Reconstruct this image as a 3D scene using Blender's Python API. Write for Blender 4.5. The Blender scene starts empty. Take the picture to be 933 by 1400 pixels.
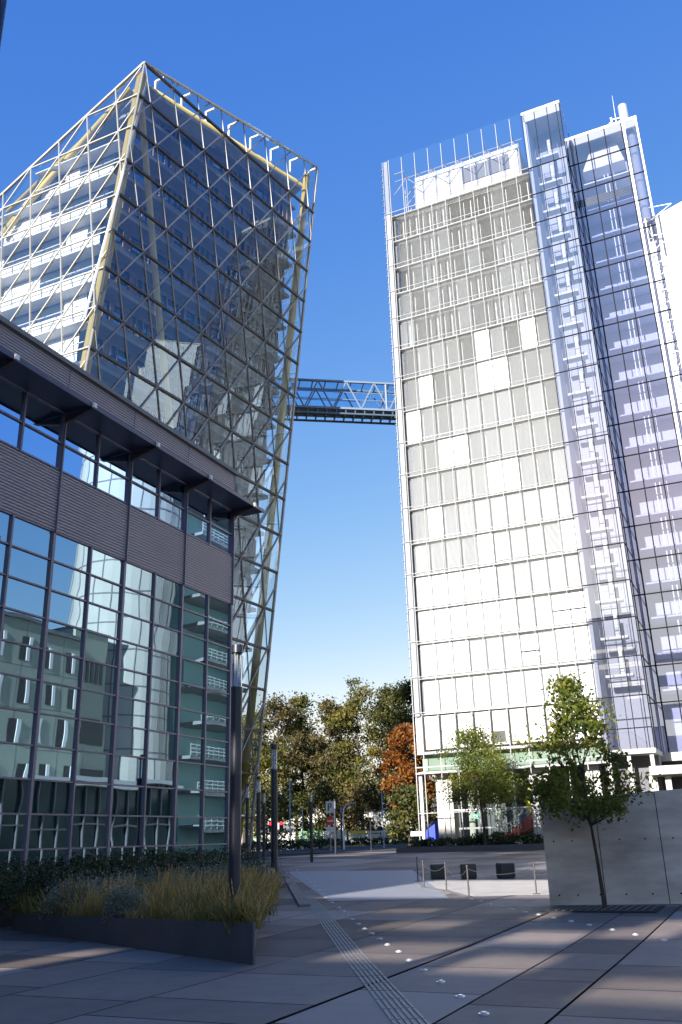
import bpy, math, random
import numpy as np
from mathutils import Vector, Matrix
S = bpy.context.scene
COL = S.collection
random.seed(7)
RNG = np.random.default_rng(11)
R = math.radians

# ------------------------------------------------------------------ camera, sky, sun, exposure
EYE = 1.65
PITCH, ROLL = R(20.481), R(-1.76)
c, s = math.cos(PITCH), math.sin(PITCH)
r0, f0, u0 = Vector((1, 0, 0)), Vector((0, c, s)), Vector((0, -s, c))
RT = r0 * math.cos(ROLL) + u0 * math.sin(ROLL)
UP = -r0 * math.sin(ROLL) + u0 * math.cos(ROLL)
cam = bpy.data.cameras.new('camera')
cam.sensor_fit = 'VERTICAL'; cam.sensor_height = 36; cam.sensor_width = 24
cam.lens = 36 * 1204.83 / 1400
cam.clip_start = .1; cam.clip_end = 5000
camo = bpy.data.objects.new('camera', cam); COL.objects.link(camo)
M3 = Matrix((RT, UP, -f0)).transposed()
camo.matrix_world = Matrix.Translation((0, 0, EYE)) @ M3.to_4x4()
S.camera = camo

A = R(24.4)                                  # the street grid: u runs away to the right, w to the left
UX, UY = math.sin(A), math.cos(A)
def P(u, w, z): return (UX * u - UY * w, UY * u + UX * w, z)
SUN_EL, BETA = R(21), R(5.57)
su, sw = -math.cos(BETA), math.sin(BETA)     # horizontal direction towards the sun on the grid
sx, sy, _ = P(su, sw, 0)
SUN_ROT = math.atan2(sx, sy)
world = bpy.data.worlds.new('World'); S.world = world; world.use_nodes = True
nt = world.node_tree
bg = nt.nodes['Background']
sky = nt.nodes.new('ShaderNodeTexSky'); sky.sky_type = 'NISHITA'; sky.sun_disc = False
sky.sun_elevation = SUN_EL; sky.sun_rotation = SUN_ROT
sky.altitude = 200; sky.air_density = 1.0; sky.dust_density = .1; sky.ozone_density = 3.0
# grade the sky: deeper blue overhead, paler near the horizon
sp_ = nt.nodes.new('ShaderNodeSeparateColor'); cb_ = nt.nodes.new('ShaderNodeCombineColor'); nt.links.new(sky.outputs[0], sp_.inputs[0])
def mth(op, a, b):
    n = nt.nodes.new('ShaderNodeMath'); n.operation = op
    for i, v in enumerate((a, b)):
        if isinstance(v, (int, float)): n.inputs[i].default_value = v
        else: nt.links.new(v, n.inputs[i])
    return n.outputs[0]
gr = [mth('MULTIPLY', mth('POWER', sp_.outputs[i], e_), k_) for i, (e_, k_) in enumerate(((1.395, .70), (.873, .973), (.279, 2.614)))]
cap = mth('MULTIPLY', gr[2], 1.05)
for i in range(3): nt.links.new(gr[2] if i == 2 else mth('MINIMUM', gr[i], cap), cb_.inputs[i])
nt.links.new(cb_.outputs[0], bg.inputs[0]); bg.inputs[1].default_value = .103
sl = bpy.data.lights.new('sun', 'SUN'); sl.energy = 5.0; sl.angle = R(.5); sl.color = (1, .965, .92)
so = bpy.data.objects.new('sun', sl); COL.objects.link(so)
dv = Vector((sx * math.cos(SUN_EL), sy * math.cos(SUN_EL), math.sin(SUN_EL)))
so.rotation_euler = dv.to_track_quat('Z', 'Y').to_euler(); so.location = (0, -20, 60)
S.view_settings.view_transform = 'Standard'; S.view_settings.look = 'None'
S.view_settings.exposure = 1.15; S.view_settings.gamma = 1
S.cycles.use_denoising = True
S.cycles.max_bounces = 7; S.cycles.transparent_max_bounces = 20; S.cycles.glossy_bounces = 4
S.cycles.diffuse_bounces = 3; S.cycles.transmission_bounces = 4
S.cycles.caustics_reflective = False; S.cycles.caustics_refractive = False
S.cycles.sample_clamp_indirect = 6

# ------------------------------------------------------------------ helpers
def gz(x, y): return 1.2 * min(1, max(0, (y - 15) / 115))
def g(u, w):
    p = P(u, w, 0); return gz(p[0], p[1])
def PG(u, w, dz=0): return P(u, w, g(u, w) + dz)

class MB:
    def __init__(self): self.v = []; self.f = []; self.m = []
    def poly(self, pts, m=0):
        i = len(self.v); self.v += [tuple(p) for p in pts]; self.f.append(tuple(range(i, i + len(pts)))); self.m.append(m)
    def hexa(self, b, t, m=0):                      # bottom and top rings of n points
        n = len(b); i = len(self.v); self.v += [tuple(p) for p in b] + [tuple(p) for p in t]
        self.f.append(tuple(i + k for k in reversed(range(n)))); self.f.append(tuple(i + n + k for k in range(n)))
        for k in range(n):
            l = (k + 1) % n; self.f.append((i + k, i + l, i + n + l, i + n + k))
        self.m += [m] * (n + 2)
    def box(self, u0, u1, w0, w1, z0, z1, m=0):
        ring = [(u0, w0), (u0, w1), (u1, w1), (u1, w0)]
        self.hexa([P(a, b, z0) for a, b in ring], [P(a, b, z1) for a, b in ring], m)
    def wbox(self, x0, x1, y0, y1, z0, z1, m=0):
        ring = [(x0, y0), (x1, y0), (x1, y1), (x0, y1)]
        self.hexa([(a, b, z0) for a, b in ring], [(a, b, z1) for a, b in ring], m)
    def beam(self, p, q, r, n=4, r2=None, up=(0, 0, 1), m=0):
        p, q = Vector(p), Vector(q); d = q - p
        if d.length < 1e-4: return
        d.normalize(); a = d.cross(Vector(up))
        if a.length < 1e-3: a = d.cross(Vector((UX, UY, 0)))
        a.normalize(); b = a.cross(d); r2 = r if r2 is None else r2
        k0 = math.pi / 4 if n == 4 else 0; kk = math.sqrt(2) if n == 4 else 1
        ang = [k0 + 2 * math.pi * k / n for k in range(n)]
        self.hexa([p + (a * math.cos(t) + b * math.sin(t)) * r * kk for t in ang],
                  [q + (a * math.cos(t) + b * math.sin(t)) * r2 * kk for t in ang], m)
    def tube(self, pts, r, n=8, r2=None):
        r2 = r if r2 is None else r2; N = len(pts) - 1; prev = None
        pts = [Vector(p) for p in pts]; base = len(self.v)
        for i, p in enumerate(pts):
            d = (pts[min(i + 1, N)] - pts[max(i - 1, 0)]).normalized()
            a = d.cross(Vector((0, 0, 1)))
            if a.length < .05: a = d.cross(Vector((1, 0, 0)))
            a.normalize()
            if prev is not None and a.dot(prev) < 0: a = -a
            prev = a; b = a.cross(d); rr = r + (r2 - r) * i / N
            for k in range(n):
                t = 2 * math.pi * k / n; self.v.append(tuple(p + (a * math.cos(t) + b * math.sin(t)) * rr))
        for i in range(N):
            for k in range(n):
                l = (k + 1) % n
                self.f.append((base + i * n + k, base + i * n + l, base + (i + 1) * n + l, base + (i + 1) * n + k)); self.m.append(0)
        self.f.append(tuple(base + k for k in range(n))); self.f.append(tuple(base + N * n + k for k in range(n))); self.m += [0, 0]

ORG = {}
def link(name, me, parent, origin, mats):
    o = bpy.data.objects.new(name, me); COL.objects.link(o)
    for m in (mats if isinstance(mats, (list, tuple)) else [mats]): me.materials.append(m)
    if parent: o.parent = parent; po = ORG[parent.name]
    else: po = Vector((0, 0, 0))
    o.location = Vector(origin) - po
    ORG[o.name] = Vector(origin)
    return o
def obj(name, mb, mats, parent=None, smooth=False, tone=None):
    v = np.array(mb.v, float)
    if parent: org = ORG[parent.name]
    else: org = Vector(((v[:, 0].min() + v[:, 0].max()) / 2, (v[:, 1].min() + v[:, 1].max()) / 2, v[:, 2].min()))
    v = v - np.array(org)
    me = bpy.data.meshes.new(name); me.from_pydata(v.tolist(), [], mb.f)
    if mb.m and any(mb.m): me.polygons.foreach_set('material_index', mb.m)
    if smooth: me.polygons.foreach_set('use_smooth', [True] * len(mb.f))
    if tone is not None:
        at = me.attributes.new('tone', 'FLOAT', 'FACE'); at.data.foreach_set('value', tone)
    me.update()
    return link(name, me, parent, org, mats)
def thing(name, label, cat, loc, group=None):
    o = bpy.data.objects.new(name, None); COL.objects.link(o); o.location = loc; o.empty_display_size = .3
    ORG[o.name] = Vector(loc); o['label'] = label; o['category'] = cat
    if group: o['group'] = group
    return o
def tag(o, label, cat, group=None):
    o['label'] = label; o['category'] = cat
    if group: o['group'] = group
    return o
def kind(o, k): o['kind'] = k; return o
def dup(root, loc, label=None, group=None):
    def rec(o, parent):
        n = o.copy(); COL.objects.link(n); n.parent = parent
        for ch in [k for k in bpy.data.objects if k.parent == o]: rec(ch, n)
        return n
    n = rec(root, None); n.location = loc
    if label: n['label'] = label
    if group: n['group'] = group
    return n

# ------------------------------------------------------------------ materials
def mat(name, col, rough=.6, metal=0., var=.0, scale=3., spec=.5, col2=None, stretch=None, bump=0.):
    m = bpy.data.materials.new(name); m.use_nodes = True; t = m.node_tree; b = t.nodes['Principled BSDF']
    b.inputs['Base Color'].default_value = (*col, 1); b.inputs['Roughness'].default_value = rough
    b.inputs['Metallic'].default_value = metal; b.inputs['Specular IOR Level'].default_value = spec
    if var or col2 or bump:
        tc = t.nodes.new('ShaderNodeNewGeometry'); mp = t.nodes.new('ShaderNodeMapping')
        t.links.new(tc.outputs['Position'], mp.inputs[0])
        if stretch: mp.inputs['Scale'].default_value = stretch
        n = t.nodes.new('ShaderNodeTexNoise'); n.inputs['Scale'].default_value = scale; n.inputs['Detail'].default_value = 6
        n.inputs['Roughness'].default_value = .62
        t.links.new(mp.outputs[0], n.inputs['Vector'])
        if var or col2:
            r = t.nodes.new('ShaderNodeValToRGB')
            r.color_ramp.elements[0].position = .3; r.color_ramp.elements[1].position = .7
            c2 = col2 or col
            r.color_ramp.elements[0].color = (*[x * (1 - var) for x in col], 1)
            r.color_ramp.elements[1].color = (*[min(1, x * (1 + var)) for x in c2], 1)
            t.links.new(n.outputs[0], r.inputs[0]); t.links.new(r.outputs[0], b.inputs['Base Color'])
        if bump:
            bp = t.nodes.new('ShaderNodeBump'); bp.inputs['Strength'].default_value = bump; bp.inputs['Distance'].default_value = .02
            t.links.new(n.outputs[0], bp.inputs['Height']); t.links.new(bp.outputs[0], b.inputs['Normal'])
    return m
def glass(name, tint, refl, base=.06, k=1., rough=.0, ior=1.5, wave=0., wscale=.5):
    """thin architectural glass: tinted see-through mixed with a mirror by angle"""
    m = bpy.data.materials.new(name); m.use_nodes = True; t = m.node_tree; t.nodes.clear()
    out = t.nodes.new('ShaderNodeOutputMaterial'); mx = t.nodes.new('ShaderNodeMixShader')
    tr = t.nodes.new('ShaderNodeBsdfTransparent'); gl = t.nodes.new('ShaderNodeBsdfGlossy')
    tr.inputs[0].default_value = (*tint, 1); gl.inputs[0].default_value = (*refl, 1); gl.inputs['Roughness'].default_value = rough
    fr = t.nodes.new('ShaderNodeFresnel'); fr.inputs[0].default_value = ior
    ma = t.nodes.new('ShaderNodeMath'); ma.operation = 'MULTIPLY_ADD'; ma.inputs[1].default_value = k; ma.inputs[2].default_value = base; ma.use_clamp = True
    gb = t.nodes.new('ShaderNodeNewGeometry'); io = t.nodes.new('ShaderNodeMapRange')
    io.inputs[3].default_value = ior; io.inputs[4].default_value = 1 / ior
    t.links.new(gb.outputs['Backfacing'], io.inputs[0]); t.links.new(io.outputs[0], fr.inputs[0])
    t.links.new(fr.outputs[0], ma.inputs[0]); t.links.new(ma.outputs[0], mx.inputs[0])
    t.links.new(tr.outputs[0], mx.inputs[1]); t.links.new(gl.outputs[0], mx.inputs[2]); t.links.new(mx.outputs[0], out.inputs[0])
    if wave:
        ge = t.nodes.new('ShaderNodeNewGeometry'); n = t.nodes.new('ShaderNodeTexNoise'); n.inputs['Scale'].default_value = wscale; n.inputs['Detail'].default_value = 1
        bp = t.nodes.new('ShaderNodeBump'); bp.inputs['Strength'].default_value = 1; bp.inputs['Distance'].default_value = wave
        t.links.new(ge.outputs['Position'], n.inputs['Vector']); t.links.new(n.outputs[0], bp.inputs['Height']); t.links.new(bp.outputs[0], gl.inputs['Normal'])
    return m
def mirror_pane(name, dark, refl, fac, wave=.02, wscale=.45):
    m = bpy.data.materials.new(name); m.use_nodes = True; t = m.node_tree; t.nodes.clear()
    out = t.nodes.new('ShaderNodeOutputMaterial'); mx = t.nodes.new('ShaderNodeMixShader')
    df = t.nodes.new('ShaderNodeBsdfDiffuse'); gl = t.nodes.new('ShaderNodeBsdfGlossy')
    df.inputs[0].default_value = (*dark, 1); gl.inputs[0].default_value = (*refl, 1); gl.inputs['Roughness'].default_value = .004
    mx.inputs[0].default_value = fac
    t.links.new(df.outputs[0], mx.inputs[1]); t.links.new(gl.outputs[0], mx.inputs[2]); t.links.new(mx.outputs[0], out.inputs[0])
    return m
def tone_mat(name, stops, rough=.6, trans=0., noise=0., nscale=2., spec=.3, bump=0.):
    m = bpy.data.materials.new(name); m.use_nodes = True; t = m.node_tree; b = t.nodes['Principled BSDF']
    at = t.nodes.new('ShaderNodeAttribute'); at.attribute_name = 'tone'
    r = t.nodes.new('ShaderNodeValToRGB'); e = r.color_ramp.elements
    while len(e) < len(stops): e.new(.5)
    for k, (p, cc) in enumerate(stops): e[k].position = p; e[k].color = (*cc, 1)
    src = at.outputs['Fac']
    if noise:
        ge = t.nodes.new('ShaderNodeNewGeometry'); n = t.nodes.new('ShaderNodeTexNoise'); n.inputs['Scale'].default_value = nscale; n.inputs['Detail'].default_value = 7
        n.inputs['Roughness'].default_value = .65
        t.links.new(ge.outputs['Position'], n.inputs['Vector'])
        ma = t.nodes.new('ShaderNodeMath'); ma.operation = 'MULTIPLY_ADD'; ma.inputs[1].default_value = noise; ma.inputs[2].default_value = -noise * .5
        ad = t.nodes.new('ShaderNodeMath'); ad.operation = 'ADD'
        t.links.new(n.outputs[0], ma.inputs[0]); t.links.new(ma.outputs[0], ad.inputs[0]); t.links.new(at.outputs['Fac'], ad.inputs[1]); src = ad.outputs[0]
        n2 = t.nodes.new('ShaderNodeTexNoise'); n2.inputs['Scale'].default_value = nscale * .35; n2.inputs['Detail'].default_value = 3
        t.links.new(ge.outputs['Position'], n2.inputs['Vector'])
        rr = t.nodes.new('ShaderNodeMapRange'); rr.inputs[3].default_value = rough - .14; rr.inputs[4].default_value = rough + .14
        t.links.new(n2.outputs[0], rr.inputs[0]); t.links.new(rr.outputs[0], b.inputs['Roughness'])
    t.links.new(src, r.inputs[0]); t.links.new(r.outputs[0], b.inputs['Base Color'])
    if not noise: b.inputs['Roughness'].default_value = rough
    b.inputs['Specular IOR Level'].default_value = spec
    if trans:
        out = t.nodes['Material Output']; mx = t.nodes.new('ShaderNodeMixShader'); tl = t.nodes.new('ShaderNodeBsdfTranslucent'); mx.inputs[0].default_value = trans
        t.links.new(r.outputs[0], tl.inputs[0]); t.links.new(b.outputs[0], mx.inputs[1]); t.links.new(tl.outputs[0], mx.inputs[2]); t.links.new(mx.outputs[0], out.inputs[0])
    return m
MT = dict(
    steell=mat('lattice_steel', (.36, .355, .34), .6, .1),
    sunpale=mat('sun_patch_paving', (.46, .41, .35), .7, 0, .12, 1.2),
    trussp=mat('truss_paint', (.16, .2, .26), .6),
    frame=mat('dark_window_frame', (.02, .018, .02), .85, spec=.05),
    teal=mat('dark_teal_glazing', (.03, .065, .065), .15),
    bluesteel=mat('blue_grey_steel', (.09, .13, .18), .4, .3),
    parapet=mat('grey_brown_panel', (.2, .18, .155), .7, 0, .25, .5),
    lavp=mat('pale_lavender_wall', (.46, .47, .55), .6), ledge=mat('ledge_sheet', (.6, .58, .55), .6),
    concb2=mat('sandy_render', (.66, .6, .52), .8), steelg=mat('shade_grey_steel', (.22, .22, .23), .45, .4),
    taupe=mat('ledge_shade_taupe', (.5, .48, .45), .7), mull2=mat('pale_mullion', (.42, .415, .41), .85, 0, spec=.1),
    mullion=mat('mullion', (.2, .175, .22), .45, .3),
    clad=mat('cladding', (.34, .305, .33), .5, .2, .06, .6),
    canopy=mat('canopy_sheet', (.06, .07, .12), .45, .3),
    roof=mat('roof', (.2, .2, .2), .8),
    steel=mat('steel', (.42, .42, .42), .4, .6),
    steelw=mat('white_steel', (.74, .73, .7), .5),
    steeld=mat('dark_steel', (.07, .065, .065), .5, .3),
    yellow=mat('yellow_paint', (.74, .56, .13), .45, 0, .05),
    slab=mat('slab', (.24, .24, .24), .7, 0, .08, .5),
    white=mat('white_paint', (.8, .79, .76), .55, 0, .02, .7),
    blindw=mat('white_blind', (.8, .79, .76), .55),
    slat=mat('blind_slat', (.69, .693, .685), .45),
    screen=mat('upper_slat', (.74, .75, .76), .45),
    cream=mat('cream_panel', (.74, .7, .6), .6, 0, .03, .5),
    inner=mat('interior_dark', (.13, .13, .14), .7),
    lav=mat('lavender_wall', (.44, .455, .6), .6),
    wood=mat('wood_mullion', (.24, .15, .11), .6, 0, .2, 3),
    pwin=mirror_pane('window_glass', (.02, .025, .03), (.62, .72, .8), .55, .01),
    curtain=mat('grey_blind', (.2, .19, .19), .7),
    concrete=mat('concrete', (.42, .37, .325), .8, 0, .17, .8, col2=(.6, .53, .46), stretch=(.7, .7, 2.6), bump=.15),
    concb=mat('pale_concrete', (.5, .48, .43), .75, 0, .06, .6),
    green=mat('green_grey_render', (.36, .40, .32), .8, 0, .05, .3),
    dark=mat('near_black', (.02, .02, .022), .5),
    post=mat('lamp_post_paint', (.022, .024, .036), .38, .2),
    planter=mat('planter_steel', (.10, .098, .11), .5, .2, .12, 1.5),
    soil=mat('soil', (.04, .03, .02), .95, 0, .3, 6),
    red=mat('red_paint', (.62, .06, .03), .5), yel2=mat('bright_yellow', (.85, .66, .02), .5), blue=mat('blue_paint', (.02, .05, .55), .4),
    greens=mat('green_sign', (.02, .3, .14), .5), bwhite=mat('banner_white', (.75, .73, .66), .7, 0, .04, 2), bgreen=mat('banner_green', (.12, .3, .13), .7), byel=mat('banner_yellow', (.75, .7, .08), .7),
    bark=mat('bark', (.055, .042, .03), .9, 0, .3, 8, bump=.4), metal=mat('bright_metal', (.72, .73, .76), .32, .5),
    asphalt=mat('asphalt', (.055, .055, .06), .85, 0, .12, 1.2), farwall=mat('far_wall', (.5, .46, .4), .8), rope=mat('chain', (.1, .1, .1), .5, .5),
    joint=mat('paving_joint', (.012, .012, .014), .95), grate=mat('cast_grate', (.03, .03, .032), .6, .4, .1, 5),
    pale=mat('pale_and_sunlit_paving', (.24, .24, .26), .65, 0, .06, 1.0), stripw=mat('guide_rib', (.2, .19, .185), .5, 0, .12, 8), kerb=mat('kerb', (.17, .165, .16), .8, 0, .1, 2),
    lens=mat('stud_lens', (.6, .62, .66), .1, 0, 0, spec=1.),
    redlamp=mat('red_lamp', (.5, .01, .01), .4),
)
e = MT['redlamp'].node_tree.nodes['Principled BSDF']; e.inputs['Emission Color'].default_value = (1, .02, .03, 1); e.inputs['Emission Strength'].default_value = 2.5
G_T1 = glass('tower_skin_glass', (.8, .85, .85), (.62, .8, 1), .09, 1.1)
G_T1L = glass('tower_skin_glass_clear', (.93, .95, .95), (.95, .97, 1), .22, .9)
G_T2 = glass('facade_glass', (.96, .97, .98), (.9, .95, 1), .0, .55)
G_PAR = glass('parapet_glass', (.96, .97, 1), (.9, .95, 1), .26, .6)
G_ST = glass('stair_glass', (.95, .96, 1), (.92, .94, 1), .38, 1.0)
G_LF = glass('lift_glass', (.88, .89, 1), (.9, .92, 1), .34, 1.2)
G_BR = glass('bridge_glass', (.7, .86, .97), (.8, .9, 1), .05, 1.)
G_BASE = glass('base_glass', (.78, .86, .82), (.85, .95, .92), .1, 1.)
G_TINT = glass('tinted_glass', (.9, .85, .78), (.8, .8, .8), .02, 1.)
G_LAMP = glass('lamp_tube_glass', (.85, .86, .84), (.9, .9, .9), .1, 1.)
PANE = [mirror_pane('window_pane_%d' % k, (.012, .02, .02), (.42, .6, .74), .78, .0018 + .0007 * k, .6) for k in range(3)]
PANE_TOP = mirror_pane('window_pane_blue', (.01, .015, .02), (.44, .66, .98), .88, .003, .5)

# ------------------------------------------------------------------ ground
mb = MB()
xs = [-1500, -400, -150] + list(range(-80, 81, 5)) + [150, 400, 1500]
ys = [-400, -100] + list(range(-40, 141, 5)) + [200, 500, 3000]
for y in ys:
    for x in xs: mb.v.append((x, y, gz(x, y) - .035))
nx = len(xs)
for j in range(len(ys) - 1):
    for i in range(nx - 1): mb.f.append((j * nx + i, j * nx + i + 1, (j + 1) * nx + i + 1, (j + 1) * nx + i)); mb.m.append(0)
kind(obj('ground', mb, MT['joint']), 'structure')
SLAB = tone_mat('paving_slab', [(0, (.115, .096, .088)), (.5, (.215, .18, .163)), (1, (.34, .285, .255))], .68, noise=.5, nscale=2.2, spec=.12)
mb = MB(); tone = []
lanes = [-26, -22, -18.5, -15.5, -13, -10.6, -8.4, -6.3, -4.2, -2.4, -.6, .9, 2.27, 3.28, 4.83, 7.02, 8.9, 10.3, 12.2, 14.6, 16.6, 19, 22, 25, 29, 33]
fixed = {2.27: [9.0, 10.07, 11.86, 12.9, 14.6, 16.3, 18.9, 20.3, 22.4], 3.28: [8.6, 10.7, 12.77, 15.0, 17.2, 18.95, 21.0, 23.2], .9: [8.2, 9.7, 11.4, 13.4, 16.5, 19.4]}
for a, b in zip(lanes[:-1], lanes[1:]):
    gap0 = .03 if abs(a - 4.83) < .01 else (.017 if a in (2.27, .9) else .014)
    gap1 = .03 if abs(b - 4.83) < .01 else (.017 if b in (2.27, .9) else .014)
    us = list(fixed.get(a, [])); 
    u = us[0] if us else random.uniform(-1, 0)
    while u > -12: u -= random.uniform(1.3, 3.2); us.insert(0, u)
    u = us[-1]
    while u < 73: u += random.uniform(1.0, 2.6) * (1 + max(0, u - 25) * .03); us.append(u)
    lt = random.uniform(.3, .65)
    for p, q in zip(us[:-1], us[1:]):
        j = .015
        mb.poly([PG(p + j, a + gap0, .004), PG(q - j, a + gap0, .004), PG(q - j, b - gap1, .004), PG(p + j, b - gap1, .004)])
        tone.append(min(1, max(0, lt + random.uniform(-.38, .38))))
kind(obj('plaza_paving', mb, SLAB, tone=tone), 'structure')
# street beyond the plaza
def sheet(name, pts, m, dz, n=1):
    k = MB(); k.poly([PG(u, w, dz) for u, w in pts]); return kind(obj(name, k, m), 'structure')
def xsheet(name, x0, x1, y0, y1, m, dz):
    k = MB(); yy = sorted({y0, y1, *[y for y in (15, 30, 130) if y0 < y < y1]})
    for a, b in zip(yy[:-1], yy[1:]): k.poly([(x0, a, gz(0, a) + dz), (x1, a, gz(0, a) + dz), (x1, b, gz(0, b) + dz), (x0, b, gz(0, b) + dz)])
    return kind(obj(name, k, m), 'structure')
xsheet('street', -60, 60, 84, 104, MT['asphalt'], .012)
xsheet('far_ground', -300, 300, 108, 420, mat('rough_grass', (.03, .045, .015), .95, 0, .3, .4), .01)
xsheet('pavement', -60, 60, 104.15, 107.9, MT['kerb'], .11)
mb = MB(); mb.wbox(-60, 60, 104, 104.15, gz(0, 104) - .03, gz(0, 104) + .115); kind(obj('kerb', mb, MT['kerb']), 'structure')
for k, (pp) in enumerate([[(62, 36), (62.5, 36), (62.5, 10), (62, 10)]]): sheet('road_marking', pp, MT['pale'], .02)
# pale rectangle of smooth concrete and the ribbed guide strip along the lamp posts
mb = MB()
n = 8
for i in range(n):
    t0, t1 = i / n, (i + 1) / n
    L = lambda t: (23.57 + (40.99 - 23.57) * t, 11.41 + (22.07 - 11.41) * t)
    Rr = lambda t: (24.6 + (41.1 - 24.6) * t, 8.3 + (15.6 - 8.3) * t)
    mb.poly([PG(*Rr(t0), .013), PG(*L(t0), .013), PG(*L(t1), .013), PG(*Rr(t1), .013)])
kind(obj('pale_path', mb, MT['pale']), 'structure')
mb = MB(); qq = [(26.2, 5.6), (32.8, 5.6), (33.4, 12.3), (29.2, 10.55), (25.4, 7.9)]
mb.poly([PG(u, w, .009) for u, w in qq]); kind(obj('pale_and_sunlit_paving', mb, MT['sunpale']), 'structure')  # lighter warm tone stands in for the sunlit patch by the seats
d30 = (math.cos(R(30)), math.sin(R(30)))
mb = MB()
for k in range(6):
    off = (k - 2.5) * .062
    t = -4.5
    while t < 15:
        a = (11.46 + d30[0] * t - d30[1] * off, 4.94 + d30[1] * t + d30[0] * off); b = (a[0] + d30[0] * .56, a[1] + d30[1] * .56)
        nx_, ny_ = -d30[1] * .016, d30[0] * .016
        ring = [(a[0] - nx_, a[1] - ny_), (a[0] + nx_, a[1] + ny_), (b[0] + nx_, b[1] + ny_), (b[0] - nx_, b[1] - ny_)]
        mb.hexa([PG(*q, .0) for q in ring], [PG(*q, .012) for q in ring])
        t += .6
kind(obj('tactile_paving', mb, MT['stripw']), 'structure')
mb = MB()
for k in range(10):
    t0, t1 = 12.3 + k * 2.2, 12.3 + (k + 1) * 2.2 - .02
    A_ = lambda t, o: (11.46 + d30[0] * t - d30[1] * o, 4.94 + d30[1] * t + d30[0] * o)
    ring = [A_(t0, .12), A_(t0, .42), A_(t1, .42), A_(t1, .12)]
    mb.hexa([PG(*q, -.03) for q in ring], [PG(*q, .06) for q in ring])
kind(obj('kerb', mb, MT['kerb']), 'structure')

# ------------------------------------------------------------------ left office block (mirror-glass front at w = 16)
WL, UE = 16., 25.7
lb = thing('office_block', 'dark low office block with mirrored windows and ribbed metal bands at the left', 'building', P(18, 20, g(18, 20)))
mus = [UE - 1.475 * k for k in range(0, 13)]           # mullion positions, going left
mb = MB(); mb.box(-3, UE - .02, WL + .35, 45, -.2, 14.3); mb.box(8, 24, 26, 44, 14.3, 16.4); obj('core', mb, MT['inner'], lb)  # set-back rooftop box added out of sight to raise the block's shadow
def ribs(u0, u1, z0, z1, w, pitch=.085, dep=.03):
    m = MB(); z = z0
    while z < z1 - 1e-3:
        zt = min(z + pitch, z1)
        pr = [(w, z), (w - dep, z + (zt - z) * .25), (w - dep, z + (zt - z) * .7), (w, zt)]
        for (wa, za), (wb, zb) in zip(pr[:-1], pr[1:]): m.poly([P(u0, wa, za), P(u1, wa, za), P(u1, wb, zb), P(u0, wb, zb)])
        z = zt
    return m
mb = ribs(-3, UE, 9.56, 11.26, WL - .02)
mb.poly([P(UE, WL - .03, 9.5), P(UE, WL - .03, 14.4), P(UE, 45, 14.4), P(UE, 45, 0), P(UE, WL + .1, 0), P(UE, WL + .1, 9.5)])
obj('cladding', mb, MT['clad'], lb)
mb = ribs(-3, UE, 13.12, 14.42, WL - .06); obj('fascia', mb, MT['clad'], lb)
for k in range(0, 13, 2):
    mb = MB(); mb.box(mus[k] - .02, mus[k] + .02, WL - .1, WL - .02, 9.5, 14.4); obj('downpipe', mb, MT['mullion'], lb)
mb = MB(); mb.box(-3.1, UE + .08, WL - .2, 45.1, 14.42, 14.56); obj('roof', mb, MT['roof'], lb)
zr = [1.68 + .786 * k for k in range(11)]             # row lines of the curtain wall
fr = MB()
for k, u in enumerate(mus):
    h = .045 if k % 2 == 0 else .028
    fr.box(u - h, u + h, WL - .05, WL + .1, .9, 9.55)
    fr.box(u - h, u + h, WL - .05, WL + .1, 11.27, 13.1)
for k, z in enumerate(zr):
    fr.box(mus[-1], UE, WL - .03, WL + .09, z - .02, z + .02)
for z in (11.31, 12.1, 13.0): fr.box(mus[-1], UE, WL - .03, WL + .09, z - .025, z + .025)
obj('window_frame', fr, MT['mullion'], lb)
def pane(u0, u1, z0, z1, m):
    q = MB(); a, b, cc = [random.gauss(0, .0026) for _ in range(3)]
    uc, zc, hu, hz = (u0 + u1) / 2, (z0 + z1) / 2, (u1 - u0) / 2, (z1 - z0) / 2
    n_ = 6; pts = []
    bul = random.gauss(.0004, .0005)
    for j in range(n_ + 1):
        for i in range(n_ + 1):
            s_, t_ = -1 + 2 * i / n_, -1 + 2 * j / n_
            q.v.append(P(uc + s_ * hu, WL + .02 + a * s_ * hu + b * t_ * hz + bul * (1 - s_ * s_) * (1 - t_ * t_), zc + t_ * hz))
    for j in range(n_):
        for i in range(n_): o_ = j * (n_ + 1) + i; q.f.append((o_, o_ + 1, o_ + n_ + 2, o_ + n_ + 1)); q.m.append(0)
    obj('window', q, m, lb, smooth=True)
for k in range(8):
    for j in range(10): pane(mus[k + 1], mus[k], zr[j], zr[j + 1], random.choice(PANE))
    for z0, z1 in ((11.31, 12.1), (12.1, 13.0)): pane(mus[k + 1], mus[k], z0, z1, PANE_TOP)
mb = MB(); mb.box(-3, mus[8] - .06, WL, WL + .1, .9, 9.55); mb.box(-3, mus[8] - .06, WL, WL + .1, 11.3, 13.1); obj('window_band', mb, PANE[0], lb)
mb = MB(); mb.box(mus[-1], UE, WL, WL + .12, -.1, .9); obj('plinth', mb, MT['steeld'], lb)
mb = MB(); mb.box(mus[8], UE - .06, WL + .02, WL + .08, .9, 1.66); obj('low_pane', mb, PANE[1], lb)
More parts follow.
